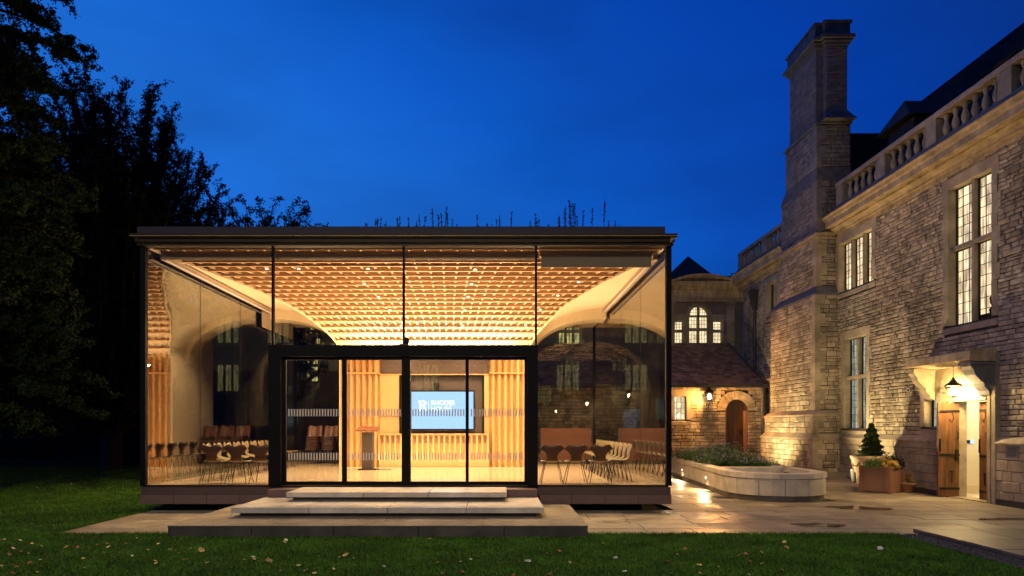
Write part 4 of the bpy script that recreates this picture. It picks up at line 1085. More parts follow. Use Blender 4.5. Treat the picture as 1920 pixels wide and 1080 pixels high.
rwl = wall_body(RX0, RX1, 0, 7.1, rwin + [arch[0], arch[2], ahole], FR).build('wall', 'farwall', rw)
for q_ in rwin: old_window(FR, *q_, 3 if q_[1] - q_[0] > .7 else 2, [q_[2] + (q_[3] - q_[2]) * .68], (2, 4), 'room_dim', parent=rw, mg=.08, own=False)
for q_ in (arch[0], arch[2]): old_window(FR, *q_, 1, [PZ(620, YR)], (3, 3), 'room_bright', parent=rw, mg=.07, own=True)
wv = old_window(FR, arch[1][0], arch[1][1], 5.25, 6.42, 2, [PZ(617, YR)], (3, 3), 'room_bright', parent=rw, surround=False, own=True)
# arched head: spandrel wall, glass, bars
sp_ = MB(); na = 16
for i in range(na):
    a0, a1 = math.pi * i / na, math.pi * (i + 1) / na
    x0_, z0_, x1_, z1_ = ac + ar_ * math.cos(a0), 6.42 + ar_ * math.sin(a0), ac + ar_ * math.cos(a1), 6.42 + ar_ * math.sin(a1)
    sp_.add([FR(x0_, 0, z0_), FR(x1_, 0, z1_), FR(x1_, 0, 6.42 + ar_ + .001), FR(x0_, 0, 6.42 + ar_ + .001), FR(x0_, -.25, z0_), FR(x1_, -.25, z1_)], [(0, 1, 2, 3), (0, 4, 5, 1)])
    b = MB(); o = .14
    b.add([FR(ac + r * math.cos(a), d, 6.42 + r * math.sin(a)) for d in (-.02, .05) for a in (a0 + .01, a1 - .01) for r in (ar_, ar_ + o)], [(4, 5, 7, 6), (0, 1, 5, 4), (2, 3, 7, 6), (0, 4, 6, 2), (1, 5, 7, 3)])
    b.build('arch_stone', 'ashlar', wv)
sp_.build('spandrel', 'farwall', rwl)
MB().add([FR(ac, -.17, 6.42)] + [FR(ac + ar_ * math.cos(math.pi * i / 20), -.17, 6.42 + ar_ * math.sin(math.pi * i / 20)) for i in range(21)], [(0, i + 1, i + 2) for i in range(20)]).build('arch_pane', 'oldglass', wv)
MB().box(ac - ar_ - .1, -.6, 6.3, ac + ar_ + .1, -.55, 7.05, T=FR).build('lit_room', 'room_bright', wv)
ab = MB().box(ac - .045, -.19, 6.42, ac + .045, -.05, 6.42 + ar_, T=FR).box(ac - ar_, -.19, 6.37, ac + ar_, -.05, 6.45, T=FR)
ab.build('arch_mullion', 'ashlar', wv)
ll = MB()
for k in (-3, -2, -1, 1, 2, 3): xk = ac + k * ar_ / 4 + .0; ll.box(xk - .006, -.175, 6.45, xk + .006, -.165, 6.42 + math.sqrt(max(0, ar_ ** 2 - (xk - ac) ** 2)), T=FR)
for z in (6.58, 6.72): ll.box(ac - math.sqrt(ar_ ** 2 - (z - 6.42) ** 2), -.175, z - .006, ac + math.sqrt(ar_ ** 2 - (z - 6.42) ** 2), -.165, z + .006, T=FR)
ll.build('arch_leading', 'lead', wv, kind='stuff')
for a, b in ((1256, 1263), (1361, 1376)):
    MB().box(PX(a, YR), 0, 5.1, PX(b, YR), .10, 6.85, T=FR).build('pilaster', 'ashlar', rw)
    MB().box(PX(a, YR) - .04, 0, 6.85, PX(b, YR) + .04, .14, 6.93, T=FR).box(PX(a, YR) - .07, 0, 6.93, PX(b, YR) + .07, .17, 7.0, T=FR).build('capital', 'ashlar', rw)
for a, b in ((PX(1284, YR), PX(1290, YR)), (PX(1330, YR), PX(1335, YR))):
    MB().box(a, 0, 5.2, b, .07, 6.3, T=FR).box(a - .03, 0, 6.3, b + .03, .1, 6.38, T=FR).build('pilaster', 'ashlar', rw)
MB().box(PX(1256, YR), 0, 5.0, PX(1362, YR), .08, 5.15, T=FR).build('string_course', 'ashlar', rw)
MB().box(PX(1256, YR), 0, 6.4, PX(1290, YR), .05, 6.47, T=FR).box(PX(1332, YR), 0, 6.4, PX(1362, YR), .05, 6.47, T=FR).build('string_course', 'ashlar', rw)
ent = MB().prism([(0, 7.0), (.12, 7.0), (.12, 7.12), (.06, 7.14), (.06, 7.5), (.14, 7.55), (.30, 7.72), (.32, 7.85), (0, 7.88)], RX0, RX1, T=lambda a, x, z: (x, YR - a, z))
ent.build('entablature', 'cornice', rw)
# segmental pediment
p0, p1, pk_ = PX(1254, YR - .2), PX(1381, YR - .2), PZ(514, YR - .2)
mid, hw_ = (p0 + p1) / 2, (p1 - p0) / 2; rise = pk_ - 7.86; Rr = (hw_ ** 2 + rise ** 2) / (2 * rise); th = math.asin(hw_ / Rr)
arc = [(mid + Rr * math.sin(t), 7.86 + rise - Rr + Rr * math.cos(t)) for t in np.linspace(-th, th, 20)]
MB().prism(arc, YR - .05, YR + .5, T=lambda a, y, b: (a, y, b - .10)).build('pediment', 'farwall', rw)
am = MB()
for (xa, za), (xb, zb_) in zip(arc, arc[1:]):
    am.add([(x, y, z) for x, z in ((xa, za), (xb, zb_)) for y, dz in ((YR - .35, 0), (YR - .35, -.1), (YR - .05, -.18), (YR + .5, 0))] and
           [(xa, YR - .35, za), (xa, YR - .35, za - .10), (xa, YR - .05, za - .2), (xa, YR + .5, za), (xb, YR - .35, zb_), (xb, YR - .35, zb_ - .10), (xb, YR - .05, zb_ - .2), (xb, YR + .5, zb_)],
           [(0, 1, 5, 4), (1, 2, 6, 5), (0, 4, 7, 3)])
am.build('arched_cornice', 'cornice', rw)
rr = MB(); apx, apz = PX(1290, 32.5), PZ(480, 32.5)
rr.add([(RX0, YR + .1, 7.8), (RX1 + 3, YR + .1, 7.8), (RX1 + 3, 34, PZ(517, 34)), (RX0, 34, PZ(517, 34))], [(0, 1, 2, 3)])
rr.add([(PX(1238, 30), 30, PZ(535, 30)), (PX(1362, 30), 30, PZ(535, 30)), (apx, 32.5, apz), (PX(1238, 30), 36, PZ(535, 30)), (PX(1362, 30), 36, PZ(535, 30))], [(0, 1, 2), (1, 4, 2), (0, 2, 3)])
rr.build('roof', 'slate', rw)
for k, px in enumerate((1372, 1381)): MB().box(PX(px, 34) - .02, 34, PZ(517, 34), PX(px, 34) + .02, 34.04, PZ(512, 34)).build('roof_hatch_post', 'iron', rw)
MB().box(PX(1371, 34), 34, PZ(513, 34), PX(1382, 34), 34.04, PZ(512, 34)).build('roof_hatch_rail', 'iron', rw)

# ================================================================== LOW PORCH RANGE with stone tile roof
YP = 26.0; FPo = frameY(YP); GZ = .35
po = thing('porch_range', 'low stone range with tiled lean-to roof, lantern and round-arched door', 'building')
PX0, PX1 = 1.2, PX(1428, YP)
win1 = (PX(1263, YP), PX(1287, YP), PZ(787, YP), PZ(743, YP)); win2 = (PX(1228, YP), PX(1248, YP), PZ(787, YP), PZ(745, YP))
dx0, dx1, dz0, dz1 = PX(1360, YP), PX(1402, YP), .64, PZ(749, YP)
dr = (dx1 - dx0) / 2; dsp = dz1 - dr; dxm = (dx0 + dx1) / 2
pw = wall_body(PX0, PX1, 0, 3.15, [win1, win2, (dx0, dx1, dz0, dz1)], FPo).build('wall', 'mortar', po)
ph = [(q_[0] - .15, q_[1] + .15, q_[2] - .2, q_[3] + .16) for q_ in (win1, win2)]
rg = [(dxm - math.sqrt((dr + .32) ** 2 - q * q), dxm + math.sqrt((dr + .32) ** 2 - q * q), dsp + q, dsp + q + .05) for q in np.arange(0, dr + .31, .05)]
pcs = rubble_pieces(PX0, PX1, .3, 3.15, ph + [(dx0, dx1, dz0, dsp)] + rg, .10, .17, .16, .42)
pcs = [p for p in pcs if p[1] - p[0] > .05]
rubble(pw, FPo, pcs, 'stone', 230, key=lambda p: abs((p[0] + p[1]) / 2 - 8.2), depth=.035)
spn = MB()
for i in range(14):
    a0, a1 = math.pi * i / 14, math.pi * (i + 1) / 14
    spn.add([FPo(dxm + dr * math.cos(a0), 0, dsp + dr * math.sin(a0)), FPo(dxm + dr * math.cos(a1), 0, dsp + dr * math.sin(a1)), FPo(dxm + dr * math.cos(a1), 0, dz1 + .001), FPo(dxm + dr * math.cos(a0), 0, dz1 + .001),
             FPo(dxm + dr * math.cos(a0), -.3, dsp + dr * math.sin(a0)), FPo(dxm + dr * math.cos(a1), -.3, dsp + dr * math.sin(a1))], [(0, 1, 2, 3), (0, 4, 5, 1)])
spn.build('spandrel', 'mortar', pw)
nv = 15
for i in range(nv):
    a0, a1 = math.pi * i / nv + .012, math.pi * (i + 1) / nv - .012; ro = dr + rnd.uniform(.30, .36); dd_ = rnd.uniform(.05, .09)
    MB().add([FPo(dxm + r * math.cos(a), d, dsp + r * math.sin(a)) for d in (-.02, dd_) for a in (a0, a1) for r in (dr + .002, ro)], [(4, 5, 7, 6), (0, 1, 5, 4), (2, 3, 7, 6), (0, 4, 6, 2), (1, 5, 7, 3)]).build('arch_stone', 'stone', po)
old_window(FPo, *win1, 1, [], (3, 4), 'room_bright', parent=po, mg=.15)
old_window(FPo, *win2, 1, [], (3, 4), 'room_cool', parent=po, mg=.15)
pdn = MB(); pdn.add([FPo(dxm, -.22, dsp)] + [FPo(dxm + dr * math.cos(math.pi * i / 16), -.22, dsp + dr * math.sin(math.pi * i / 16)) for i in range(17)], [(0, i + 1, i + 2) for i in range(16)])
pdn.box(dx0, -.24, dz0, dx1, -.22, dsp, T=FPo)
pdo = pdn.build('arched_door', 'darkdoor', po)
for i in range(5): MB().box(dx0 + .08 + i * (dx1 - dx0 - .16) / 5 + .004, -.22, dz0, dx0 + .08 + (i + 1) * (dx1 - dx0 - .16) / 5 - .004, -.205, dsp + .2, T=FPo).build('door_board', 'darkdoor', pdo)
MB().box(dx0, -.22, dz0, dx0 + .07, -.1, dsp, T=FPo).box(dx1 - .10, -.22, dz0, dx1, -.02, dsp, T=FPo).build('door_frame', 'timber', pdo)
MB().box(dxm + .22, -.21, 1.3, dxm + .25, -.19, 1.5, T=FPo).build('door_handle', 'steel', pdo)
MB().box(dx0 - .02, -.25, dz0 - .04, dx1 + .02, .02, dz0, T=FPo).build('threshold', 'white_stone', pdo)
for k in range(3):
    MB().chbox(PX(1352 + 4 * k, 25.5), YP - .38 * (k + 1), -.05, PX(1440 - 3 * k, 25.5), YP - .38 * k, dz0 - .06 - k * .12, .01).build('door_step', 'ashlar', po)
MB().box(PX(1412, YP), .035, PZ(800, YP), PX(1416, YP), .07, PZ(794, YP), T=FPo).build('bell_push', 'terracotta', po)
# tiled roof
ex0, ex1 = PX0 - .1, PX(1440, 25.6); ez, rz_ = PZ(722, 25.6), PZ(646, YR - .05)
rfp = MB().add([(ex0, 25.6, ez), (ex1, 25.6, ez), (ex1 - .2, YR, rz_), (ex0, YR, rz_), (ex0, 25.6, ez - .06), (ex1, 25.6, ez - .06)], [(0, 1, 2, 3), (4, 5, 1, 0)]).build('roof', 'darkwood', po)
sdv = Vector((0, YR - 25.6, rz_ - ez)); Lr = sdv.length; sdv.normalize(); nrm = Vector((0, -sdv.z, sdv.y))
tiles = []; s = -.05; row = 0
while s < Lr - .05:
    h = .24 - .05 * s / Lr + rnd.uniform(-.01, .01); x = ex0 - rnd.uniform(0, .15)
    while x < ex1 - .02 - .2 * s / Lr:
        w_ = rnd.uniform(.16, .32); tiles.append((x, min(x + w_, ex1 - .2 * s / Lr), s, h)); x += w_
    s += h; row += 1
def tile(mb, tl):
    x0_, x1_, s0, h = tl; t0 = rnd.uniform(.025, .045); g2 = rnd.uniform(.003, .008); sk = rnd.uniform(-.012, .012)
    def P(x, s, n_): v = Vector((x, 25.6, ez)) + sdv * s + nrm * n_; return tuple(v)
    mb.add([P(x0_ + g2, s0 + sk, t0 + .012), P(x1_ - g2, s0 - sk, t0 + .012 + rnd.uniform(-.006, .006)), P(x1_ - g2, s0 + h * 1.12, .016), P(x0_ + g2, s0 + h * 1.12, .016),
            P(x0_ + g2, s0 + sk, -.01), P(x1_ - g2, s0 - sk, -.01)], [(0, 1, 2, 3), (4, 5, 1, 0), (4, 0, 3), (5, 2, 1)])
vis = sorted(tiles, key=lambda t: 0 if t[0] > 6.2 and t[1] > t[0] + .1 else 1)
for tl in vis[:290]: mb = MB(); tile(mb, tl); mb.build('roof_tile', 'tile', rfp)
mb = MB()
for tl in vis[290:]:
    if tl[1] > tl[0]: tile(mb, tl)
mb.build('roof_tiles', 'tile', rfp, kind='stuff')
MB().box(ex0, 25.44, ez - .10, ex1, 25.58, ez - .01).build('gutter', 'pipe', po)
MB().tube([(ex1 - .05, 25.52, ez - .06), (ex1 - .2, YR, rz_ + .05)], .06).build('verge_roll', 'pipe', po)
MB().tube([(PX(1431, 25.8), 25.8, ez - .08), (PX(1431, 25.8), 25.8, 1.0)], .085, 10).build('downpipe', 'pipe', po)
wl = lantern('wall_lantern', 'glowing lantern on an iron bracket beside the arched porch door', (PX(1330, YP - .35), YP - .35, PZ(752, YP - .35) + .03), 0)
MB().tube([(0, 0, 0), (0, 0, -.12), (0, .12, -.28), (0, .34, -.30)], .012).tube([(0, .34, -.45), (0, .34, -.1)], .02).build('bracket', 'iron', wl)
light('wall_lantern_light', 'POINT', (PX(1330, YP - .4), YP - .42, PZ(745, YP)), 150, (1, .47, .14), po, .05)
# drainpipe and hopper on the main building's far corner
dp = MB().tube([(W - .12, 27.4, .3), (W - .12, 27.4, 6.3)], .06, 8); dp.add([(W - .32, 27.2, 7.1), (W, 27.2, 7.1), (W, 27.6, 7.1), (W - .32, 27.6, 7.1), (W - .18, 27.33, 6.3), (W, 27.33, 6.3), (W, 27.47, 6.3), (W - .18, 27.47, 6.3)], [(0, 1, 2, 3), (4, 7, 6, 5), (0, 4, 5, 1), (1, 5, 6, 2), (2, 6, 7, 3), (3, 7, 4, 0)])
dp.build('drainpipe', 'pipe', label='dark drainpipe with a flared hopper on the far end of the stone building', cat='drainpipe')

# ================================================================== CURVED PLANTER / POOL
pt_ = thing('curved_planter', 'long pale stone planter wall with a rounded end beside the paving', 'planter')
cx_, cy_, rr_ = 6.38, 15.68, 1.08
path_ = [(5.92, 23.6), (5.60, 20.0), (5.30, 15.95)] + [(cx_ + rr_ * math.cos(a), cy_ + rr_ * math.sin(a)) for a in np.linspace(math.pi * 1.0, math.pi * 2.0, 9)] + [(7.50, 17.1), (7.55, 19.8)]
# resample the outline
def resample(path, step):
    out = [Vector(path[0])]; seg = 0; P_ = [Vector(p) for p in path]; cur = P_[0]; left = step
    for a, b in zip(P_, P_[1:]):
        L_ = (b - a).length; s = 0
        while L_ - s >= left: s += left; out.append(a + (b - a) * s / L_); left = step
        left -= L_ - s
    out.append(P_[-1]); return out
fine = [Vector(p) for p in path_]
dense = resample([tuple(p) for p in path_], .09)
def offs(pts, d):
    o = []
    for i, p in enumerate(pts):
        t = (pts[min(i + 1, len(pts) - 1)] - pts[max(i - 1, 0)]).normalized(); o.append(p + Vector((-t.y, t.x)) * d)
    return o
# left of travel is the inside (path runs towards the camera then right)
def strip(i0, i1, din, dout, z0, z1, name, m, parent=pt_, g=.004):
    a = offs(dense, dout); b = offs(dense, din); mb = MB(); vs = []
    for i in range(i0, i1 + 1):
        tt = Vector((0, 0))
        if i == i0: tt = (dense[i + 1] - dense[i]).normalized() * g
        if i == i1: tt = (dense[i - 1] - dense[i]).normalized() * g
        for p in (a[i] + tt, b[i] + tt): vs += [(p.x, p.y, z0), (p.x, p.y, z1)]
    fs = [(0, 1, 3, 2)]; n_ = i1 - i0
    for k in range(n_):
        o = 4 * k; fs += [(o, o + 4, o + 5, o + 1), (o + 2, o + 3, o + 7, o + 6), (o + 1, o + 5, o + 7, o + 3)]
    o = 4 * n_; fs.append((o, o + 2, o + 3, o + 1)); mb.add(vs, fs); return mb.build(name, m, parent)
nd = len(dense) - 1; i = 0
while i < nd:
    j = min(nd, i + rnd.choice([5, 6, 6, 7]))
    if nd - j < 3: j = nd
    strip(i, j, .10, 0.0, .13, .488, 'cladding_panel', 'white_stone', g=.007); i = j
i = 0
while i < nd:
    j = min(nd, i + 8)
    if nd - j < 4: j = nd
    strip(i, j, .30, -.025, .498, .61, 'coping_stone', 'white_stone', g=.006); i = j
strip(0, nd, .12, .045, .0, .13, 'kick_base', 'slab')
# inner lining of basin, cross wall, water, soil
strip(0, nd, .28, .12, .1, .49, 'core', 'steps_dark')
MB().chbox(5.55, 17.1, .1, 7.35, 17.4, .61, .01).build('cross_wall', 'white_stone', pt_)
MB().box(5.6, 15.68, .0, 7.2, 17.1, .36).lathe([(.95, 0), (.95, .357)], (6.38, 15.68, 0), 24).build('basin_floor', 'weathered_and_shade', pt_)
soil = MB().add([(5.6, 17.4, .50), (7.4, 17.4, .50), (7.3, 24, .50), (6.05, 24, .50)], [(0, 1, 2, 3)]); soil.build('planting_soil', 'soil', pt_)
for (px, py, Y) in ((1275, 883, 20.8), (1323, 894, 17.6), (1247, 878, 23.0)):
    X = 5.28 + (Y - 15.95) * .0838; z = .31
    o = thing('recessed_light', {20.8: 'second glowing light set low in the pale planter wall', 17.6: 'glowing light set low in the planter wall nearest its rounded end', 23.0: 'farthest glowing light set low in the planter wall'}[Y], 'wall light', (X, Y, z), group='lights in the planter wall')
    MB().lathe([(.045, 0), (.04, .012)], n=12).build('rim', 'steel', o).rotation_euler = (0, R(-90), 0)
    b = MB().lathe([(.034, .0), (.03, .016)], n=12).build('lens', 'bulb_soft', o); b.rotation_euler = (0, R(-90), 0)
    light('recessed_light_beam', 'SPOT', (X - .05, Y, z), 13, (1, .74, .36), pt_, .03, 165, (X - 1, Y - .1, z - .55))
# planting
def tuft(label, x, y, z, h, r_, n_, m='leafplant', flowers=0, cat='plant', seed=0, group='border plants in the curved planter'):
    t = thing('border_plant', label, cat, (x, y, z), group=group)
    a = rng.uniform(0, 2 * np.pi, n_); rad = r_ * np.sqrt(rng.uniform(0, 1, n_)); hh = h * rng.uniform(.4, 1.1, n_) * (1 - .4 * rad / r_)
    c = np.stack([np.cos(a) * rad * .6, np.sin(a) * rad * .6, np.zeros(n_)], 1); tip = np.stack([np.cos(a) * rad * 1.25, np.sin(a) * rad * 1.25, hh], 1)
    wv_ = .006; dx = np.stack([-np.sin(a), np.cos(a), np.zeros(n_)], 1) * wv_
    st = np.stack([c - dx, c + dx, tip], 1).reshape(-1, 3)
    link('stems', mesh_np('stems', st, 3, m), t)
    k = rng.uniform(.25, 1.0, n_ * 3)[:, None]; idx = np.repeat(np.arange(n_), 3)
    lc = c[idx] * (1 - k) + tip[idx] * k + rng.normal(0, .02, (n_ * 3, 3))
    link('leaves', mesh_np('leaves', leaf_quads(lc, .05, .3), 4, m), t)
    if flowers:
        ii = rng.integers(0, n_, flowers); fc = tip[ii] + rng.normal(0, .02, (flowers, 3))
        link('flowers', mesh_np('flowers', leaf_quads(fc, .05, .7), 4, 'lavender'), t, kind='stuff')
    return t
names = ['bushy', 'feathery', 'low spreading', 'tall loose', 'dense', 'wispy']
whr = ['at the far left end', 'left of the porch window', 'under the porch window', 'below the wall lantern', 'between lantern and arched door', 'left of the arched door', 'in front of the arched door', 'right of the arched door', 'just behind the round basin', 'at the basin end', 'by the front coping', 'by the front coping under the lantern', 'by the front coping at left', 'before the arched door step', 'beside the porch steps', 'against the porch wall', 'against the wall by the door']
for i, (px, Y, h) in enumerate(((1268, 22.5, .40), (1290, 21.5, .5), (1310, 20.5, .6), (1335, 20.6, .62), (1352, 19.3, .45), (1372, 19.4, .5), (1392, 18.6, .42), (1408, 19.4, .42), (1420, 18.4, .30), (1440, 18.2, .22), (1330, 18.8, .4), (1300, 19.4, .42), (1285, 20.6, .4), (1385, 20.6, .55), (1410, 21.2, .5), (1345, 22.5, .6), (1370, 22.0, .6))):
    x = min(max(PX(px, Y), 5.75 + (Y - 16) * .05), 7.3)
    tuft(f'{names[i % 6]} {"purple-flowered" if i % 2 == 0 else "green"} plant in the planter, {whr[i]}', x, Y, .5, h * 1.35, .36, 260, flowers=90 if i % 2 == 0 else 0)

# ================================================================== POTS BY THE WALL
p1_ = thing('terracotta_urn', 'large limed terracotta urn holding a clipped conical evergreen by the wall', 'pot', (PX(1628, 17.8), 17.8, .11))
MB().lathe([(.25, 0), (.27, .03), (.29, .3), (.33, .36), (.35, .5), (.40, .66), (.42, .70), (.42, .76), (.38, .77), (.37, .72)], n=28).build('urn_body', 'terrapale', p1_, smooth=True)
for k in range(6):
    a = k * math.pi / 3; b = [(.36 * math.cos(a + t), .36 * math.sin(a + t), .58 - .12 * math.sin(math.pi * (t + .4) / .8) * 0 - .10 * (1 - (t / .45) ** 2)) for t in np.linspace(-.45, .45, 7)]
    MB().tube([(p[0] * 1.03, p[1] * 1.03, p[2]) for p in b], .018).build('swag', 'terrapale', p1_)
MB().lathe([(0, .70), (.375, .72)], n=16, cap=False).build('urn_soil', 'soil', p1_)
ct = thing('conical_shrub', 'dark clipped conical evergreen shrub growing in the large urn', 'shrub', (PX(1634, 17.8), 17.8, .80))
MB().tube([(0, 0, -.1), (0, 0, .9)], [.03, .01]).build('trunk', 'bark', ct)
n_ = 9000; hz = rng.uniform(0, 1, n_) ** 1.3; rad = (.27 * (1 - hz) ** .8 + .03) * rng.uniform(.55, 1.12, n_) * (1 + .16 * np.sin(hz * 40)); a = rng.uniform(0, 2 * np.pi, n_)
link('crown', mesh_np('crown', leaf_quads(np.stack([np.cos(a) * rad, np.sin(a) * rad, hz * .92 - .02], 1), .055, .4), 4, 'leafdark'), ct)
for k, (dx, dy) in enumerate(((-.42, -.1), (-.34, -.22))):
    t = thing('trailing_plant', ['pale spiky plant trailing over the left rim of the large urn', 'small leafy sprig at the front rim of the large urn'][k], 'plant', (PX(1628, 17.8) + dx * .7, 17.8 + dy, .84))
    n_ = 90; a = rng.uniform(0, 6.28, n_); e = rng.uniform(.1, 1.1, n_); l = rng.uniform(.1, .26, n_)
    tip = np.stack([np.cos(a) * np.cos(e) * l, np.sin(a) * np.cos(e) * l, np.sin(e) * l], 1); dxx = np.stack([-np.sin(a), np.cos(a), 0 * a], 1) * .006
    link('blades', mesh_np('blades', np.stack([-dxx, dxx, tip], 1).reshape(-1, 3), 3, 'leafplant'), t)
p2 = thing('timber_planter_box', 'square red-brown timber planter box with yellow and green plants', 'planter', (PX(1652, 16.95), 16.95, 0), R(38))
bx = MB().box(-.33, -.33, .03, .33, .33, .62); bx.build('box', 'timber', p2)
for a, b in ((-1, -1), (1, -1), (1, 1), (-1, 1)): MB().box(a * .335 - .03, b * .335 - .03, 0, a * .335 + .03, b * .335 + .03, .65).build('corner_post', 'timber', p2)
MB().box(-.36, -.36, .60, .36, -.34, .65).box(-.36, .34, .60, .36, .36, .65).box(-.36, -.34, .60, -.34, .34, .65).box(.34, -.34, .60, .36, .34, .65).build('top_rim', 'timber', p2)
def bush(name, label, loc, rx, rz2, n_, m, size=.05, cat='plant'):
    t = thing(name, label, cat, loc); v = rng.normal(size=(n_, 3)); v /= np.linalg.norm(v, axis=1, keepdims=True); v *= (rng.uniform(.3, 1, n_) ** .5)[:, None]
    v[:, 2] = np.abs(v[:, 2]); v *= (1 + .25 * np.sin(v[:, :1] * 9) * np.cos(v[:, 1:2] * 8)); v *= np.array([rx, rx, rz2])
    link('leaves', mesh_np('leaves', leaf_quads(v, size, .5), 4, m), t)
    sp2 = MB()
    for k in range(7): a = k * .9; sp2.tube([(0, 0, -.05), (rx * .6 * math.cos(a), rx * .6 * math.sin(a), rz2 * .7)], .006, 4)
    sp2.build('stems', 'bark', t); return t
xb = PX(1652, 16.95)
bush('yellow_plant', 'yellow-leaved plant in the front of the timber planter box', (xb + .12, 16.82, .62), .24, .20, 700, 'yellowplant', .07)
bush('green_plant', 'feathery green plant spilling from the left of the timber planter box', (xb - .25, 16.85, .60), .26, .26, 1200, 'leafplant', .04)
bush('green_plant', 'dark green plant at the right rear of the timber planter box', (xb + .38, 17.1, .58), .28, .34, 1300, 'leafdark', .05)
p3 = thing('zinc_pot', 'small grey metal pot standing left of the large urn', 'pot', (PX(1601, 18.6), 18.5, .115))
MB().lathe([(.10, 0), (.105, .02), (.135, .32), (.145, .33), (.145, .36), (.125, .36), (.12, .3)], n=20).build('pot_body', 'zinc', p3, smooth=True)
bush('orange_plant', 'little orange-tinged plant in the small grey metal pot', (PX(1601, 18.6), 18.5, .44), .13, .09, 260, 'yellowplant', .04)
p4 = thing('small_clay_pot', 'small red clay pot in shadow right of the timber planter box', 'pot', (PX(1698, 16.95) - .02, 16.8, 0))
MB().lathe([(.11, 0), (.15, .20), (.165, .20), (.165, .25), (.14, .25), (.135, .2)], n=18).build('pot_body', 'terracotta', p4, smooth=True)
bush('withered_plant', 'thin withered orange plant standing in the small red clay pot', (PX(1698, 16.95) - .02, 16.8, .24), .12, .32, 120, 'yellowplant', .05)

# assumed uplights, added to wash the buttress and wall
for i, (x, y, z, pw_, tg, lab) in enumerate(((8.0, 22.6, .28, 62, (9.75, 23.0, 2.2), 'assumed small round uplight set in the paving in front of the chimney buttress'),
                                         (8.4, 19.2, .14, 92, (10.5, 17.6, 3.6), 'assumed small round uplight set in the paving left of the potted plants'))):
    o = thing('assumed_uplight', lab, 'ground light', (x, y, z - .02))
    MB().lathe([(.09, 0), (.09, .012), (.07, .014)], n=16).build('rim', 'steel', o); MB().lathe([(.065, .0), (.06, .013)], n=16).build('lens', 'bulb_soft', o)
    light('assumed_uplight_beam', 'SPOT', (x, y, z + .03), pw_ * 1.35, (1, .76, .38), bd, .05, 120, tg, .9)

# ================================================================== TREES
def limb_tree(name, label, x, y, h, trunk_r, limbs, leaves, lsize, m, crown_fn, group='dark trees left of the pavilion'):
    """crown_fn(i) -> polyline of a limb (list of Vector, local) ; leaves scattered along twigs"""
    t = thing(name, label, 'tree', (x, y, -.02), group=group)
    tr = MB(); tr.tube([(0, 0, 0), (.1, .05, h * .3), (-.05, 0, h * .65), (0, 0, h * .97)], [trunk_r, trunk_r * .8, trunk_r * .5, .03], 8)
    tr.build('trunk', 'bark', t)
    lm = MB(); pts = []
    for i in range(limbs):
        pl_, r0, twl = crown_fn(i)
        lm.tube(pl_, [r0 * (1 - .85 * k / (len(pl_) - 1)) for k in range(len(pl_))], 5)
        for k in range(len(pl_) - 1):
            a, b = pl_[k], pl_[k + 1]; f0 = k / (len(pl_) - 1)
            if f0 < .22: continue
            nt_ = max(2, int((b - a).length / .16))
            for q in range(nt_):
                p = a.lerp(b, q / nt_); d = (b - a).normalized()
                for s_ in range(2):
                    dv = Vector((rnd.gauss(0, 1), rnd.gauss(0, 1), rnd.gauss(.15, .5))); dv = (dv.normalized() + d * .8).normalized()
                    L_ = twl * rnd.uniform(.4, 1.1) * (1.15 - f0 * .8); e = p + dv * L_
                    if rnd.random() < .35: lm.tube([p, e], [.008, .003], 3, False)
                    pts.append((p, e))
    lm.build('limbs', 'bark', t)
    P0 = np.array([tuple(a) for a, b in pts]); P1 = np.array([tuple(b) for a, b in pts])
    idx = rng.integers(0, len(pts), leaves); k = rng.uniform(.1, 1.08, leaves)[:, None]
    c = P0[idx] * (1 - k) + P1[idx] * k + rng.normal(0, .045, (leaves, 3))
    link('crown', mesh_np('crown', leaf_quads(c, lsize, .5), 4, m), t)
    return t
def cedar_limb(i, h=17.5, n_=280, R0=3.35):
    z = 1.4 + (h - 1.6) * (i / n_) ** .95; a = i * 2.399 + rnd.uniform(-.3, .3); L_ = R0 * (1 - (z / h) ** 2.2 * .55) * rnd.uniform(.7, 1.1)
    pl_ = []
    for k in range(6): f_ = k / 5; pl_.append(Vector((math.cos(a) * L_ * f_, math.sin(a) * L_ * f_, z + .5 * math.sin(f_ * 2.2) - .35 * f_ * f_ * L_ * .4)))
    return pl_, .06, .8
limb_tree('cedar_tree', 'tall dark conifer at the far left edge with layered branches', -12.6, 15.4, 18, .42, 280, 420000, .09, 'leafdark', cedar_limb)
def yew_limb(i, R0=4.3, zc=7.2, rz=6.6, zb=1.2):
    a = i * 2.399; el = math.asin(min(1, max(-.55, -.5 + 1.5 * rnd.random()))); L_ = rnd.choice([1.0, 1.0, 1.0, .8, .62]) * rnd.uniform(.90, 1.10)
    c, s_ = math.cos(el), math.sin(el); k = (abs(c) ** 2.8 + abs(s_) ** 2.8) ** (-1 / 2.8) * L_
    tx, ty, tz = R0 * c * k * math.cos(a), R0 * c * k * math.sin(a), max(1.2, zc + rz * s_ * k); z0 = max(zb, tz * .35 * rnd.uniform(.6, 1.1)); pl_ = []
    for q in range(8): f_ = q / 7; pl_.append(Vector((tx * f_ ** .9 + .10 * math.sin(6 * f_ + i), ty * f_ ** .9, z0 + (tz - z0) * f_ ** 1.02)))
    return pl_, .09, 1.15
limb_tree('yew_tree', 'broad dark tree with spiky upswept branch tips behind the pavilion corner', -14.4, 25.5, 12.5, .4, 260, 560000, .10, 'leafyew', yew_limb)
limb_tree('broadleaf_tree', 'lower dark tree standing behind the left side of the pavilion', -10.2, 28.0, 6.5, .25, 80, 120000, .14, 'leafyew', lambda i: yew_limb(i, 3.0, 5.0, 3.3))
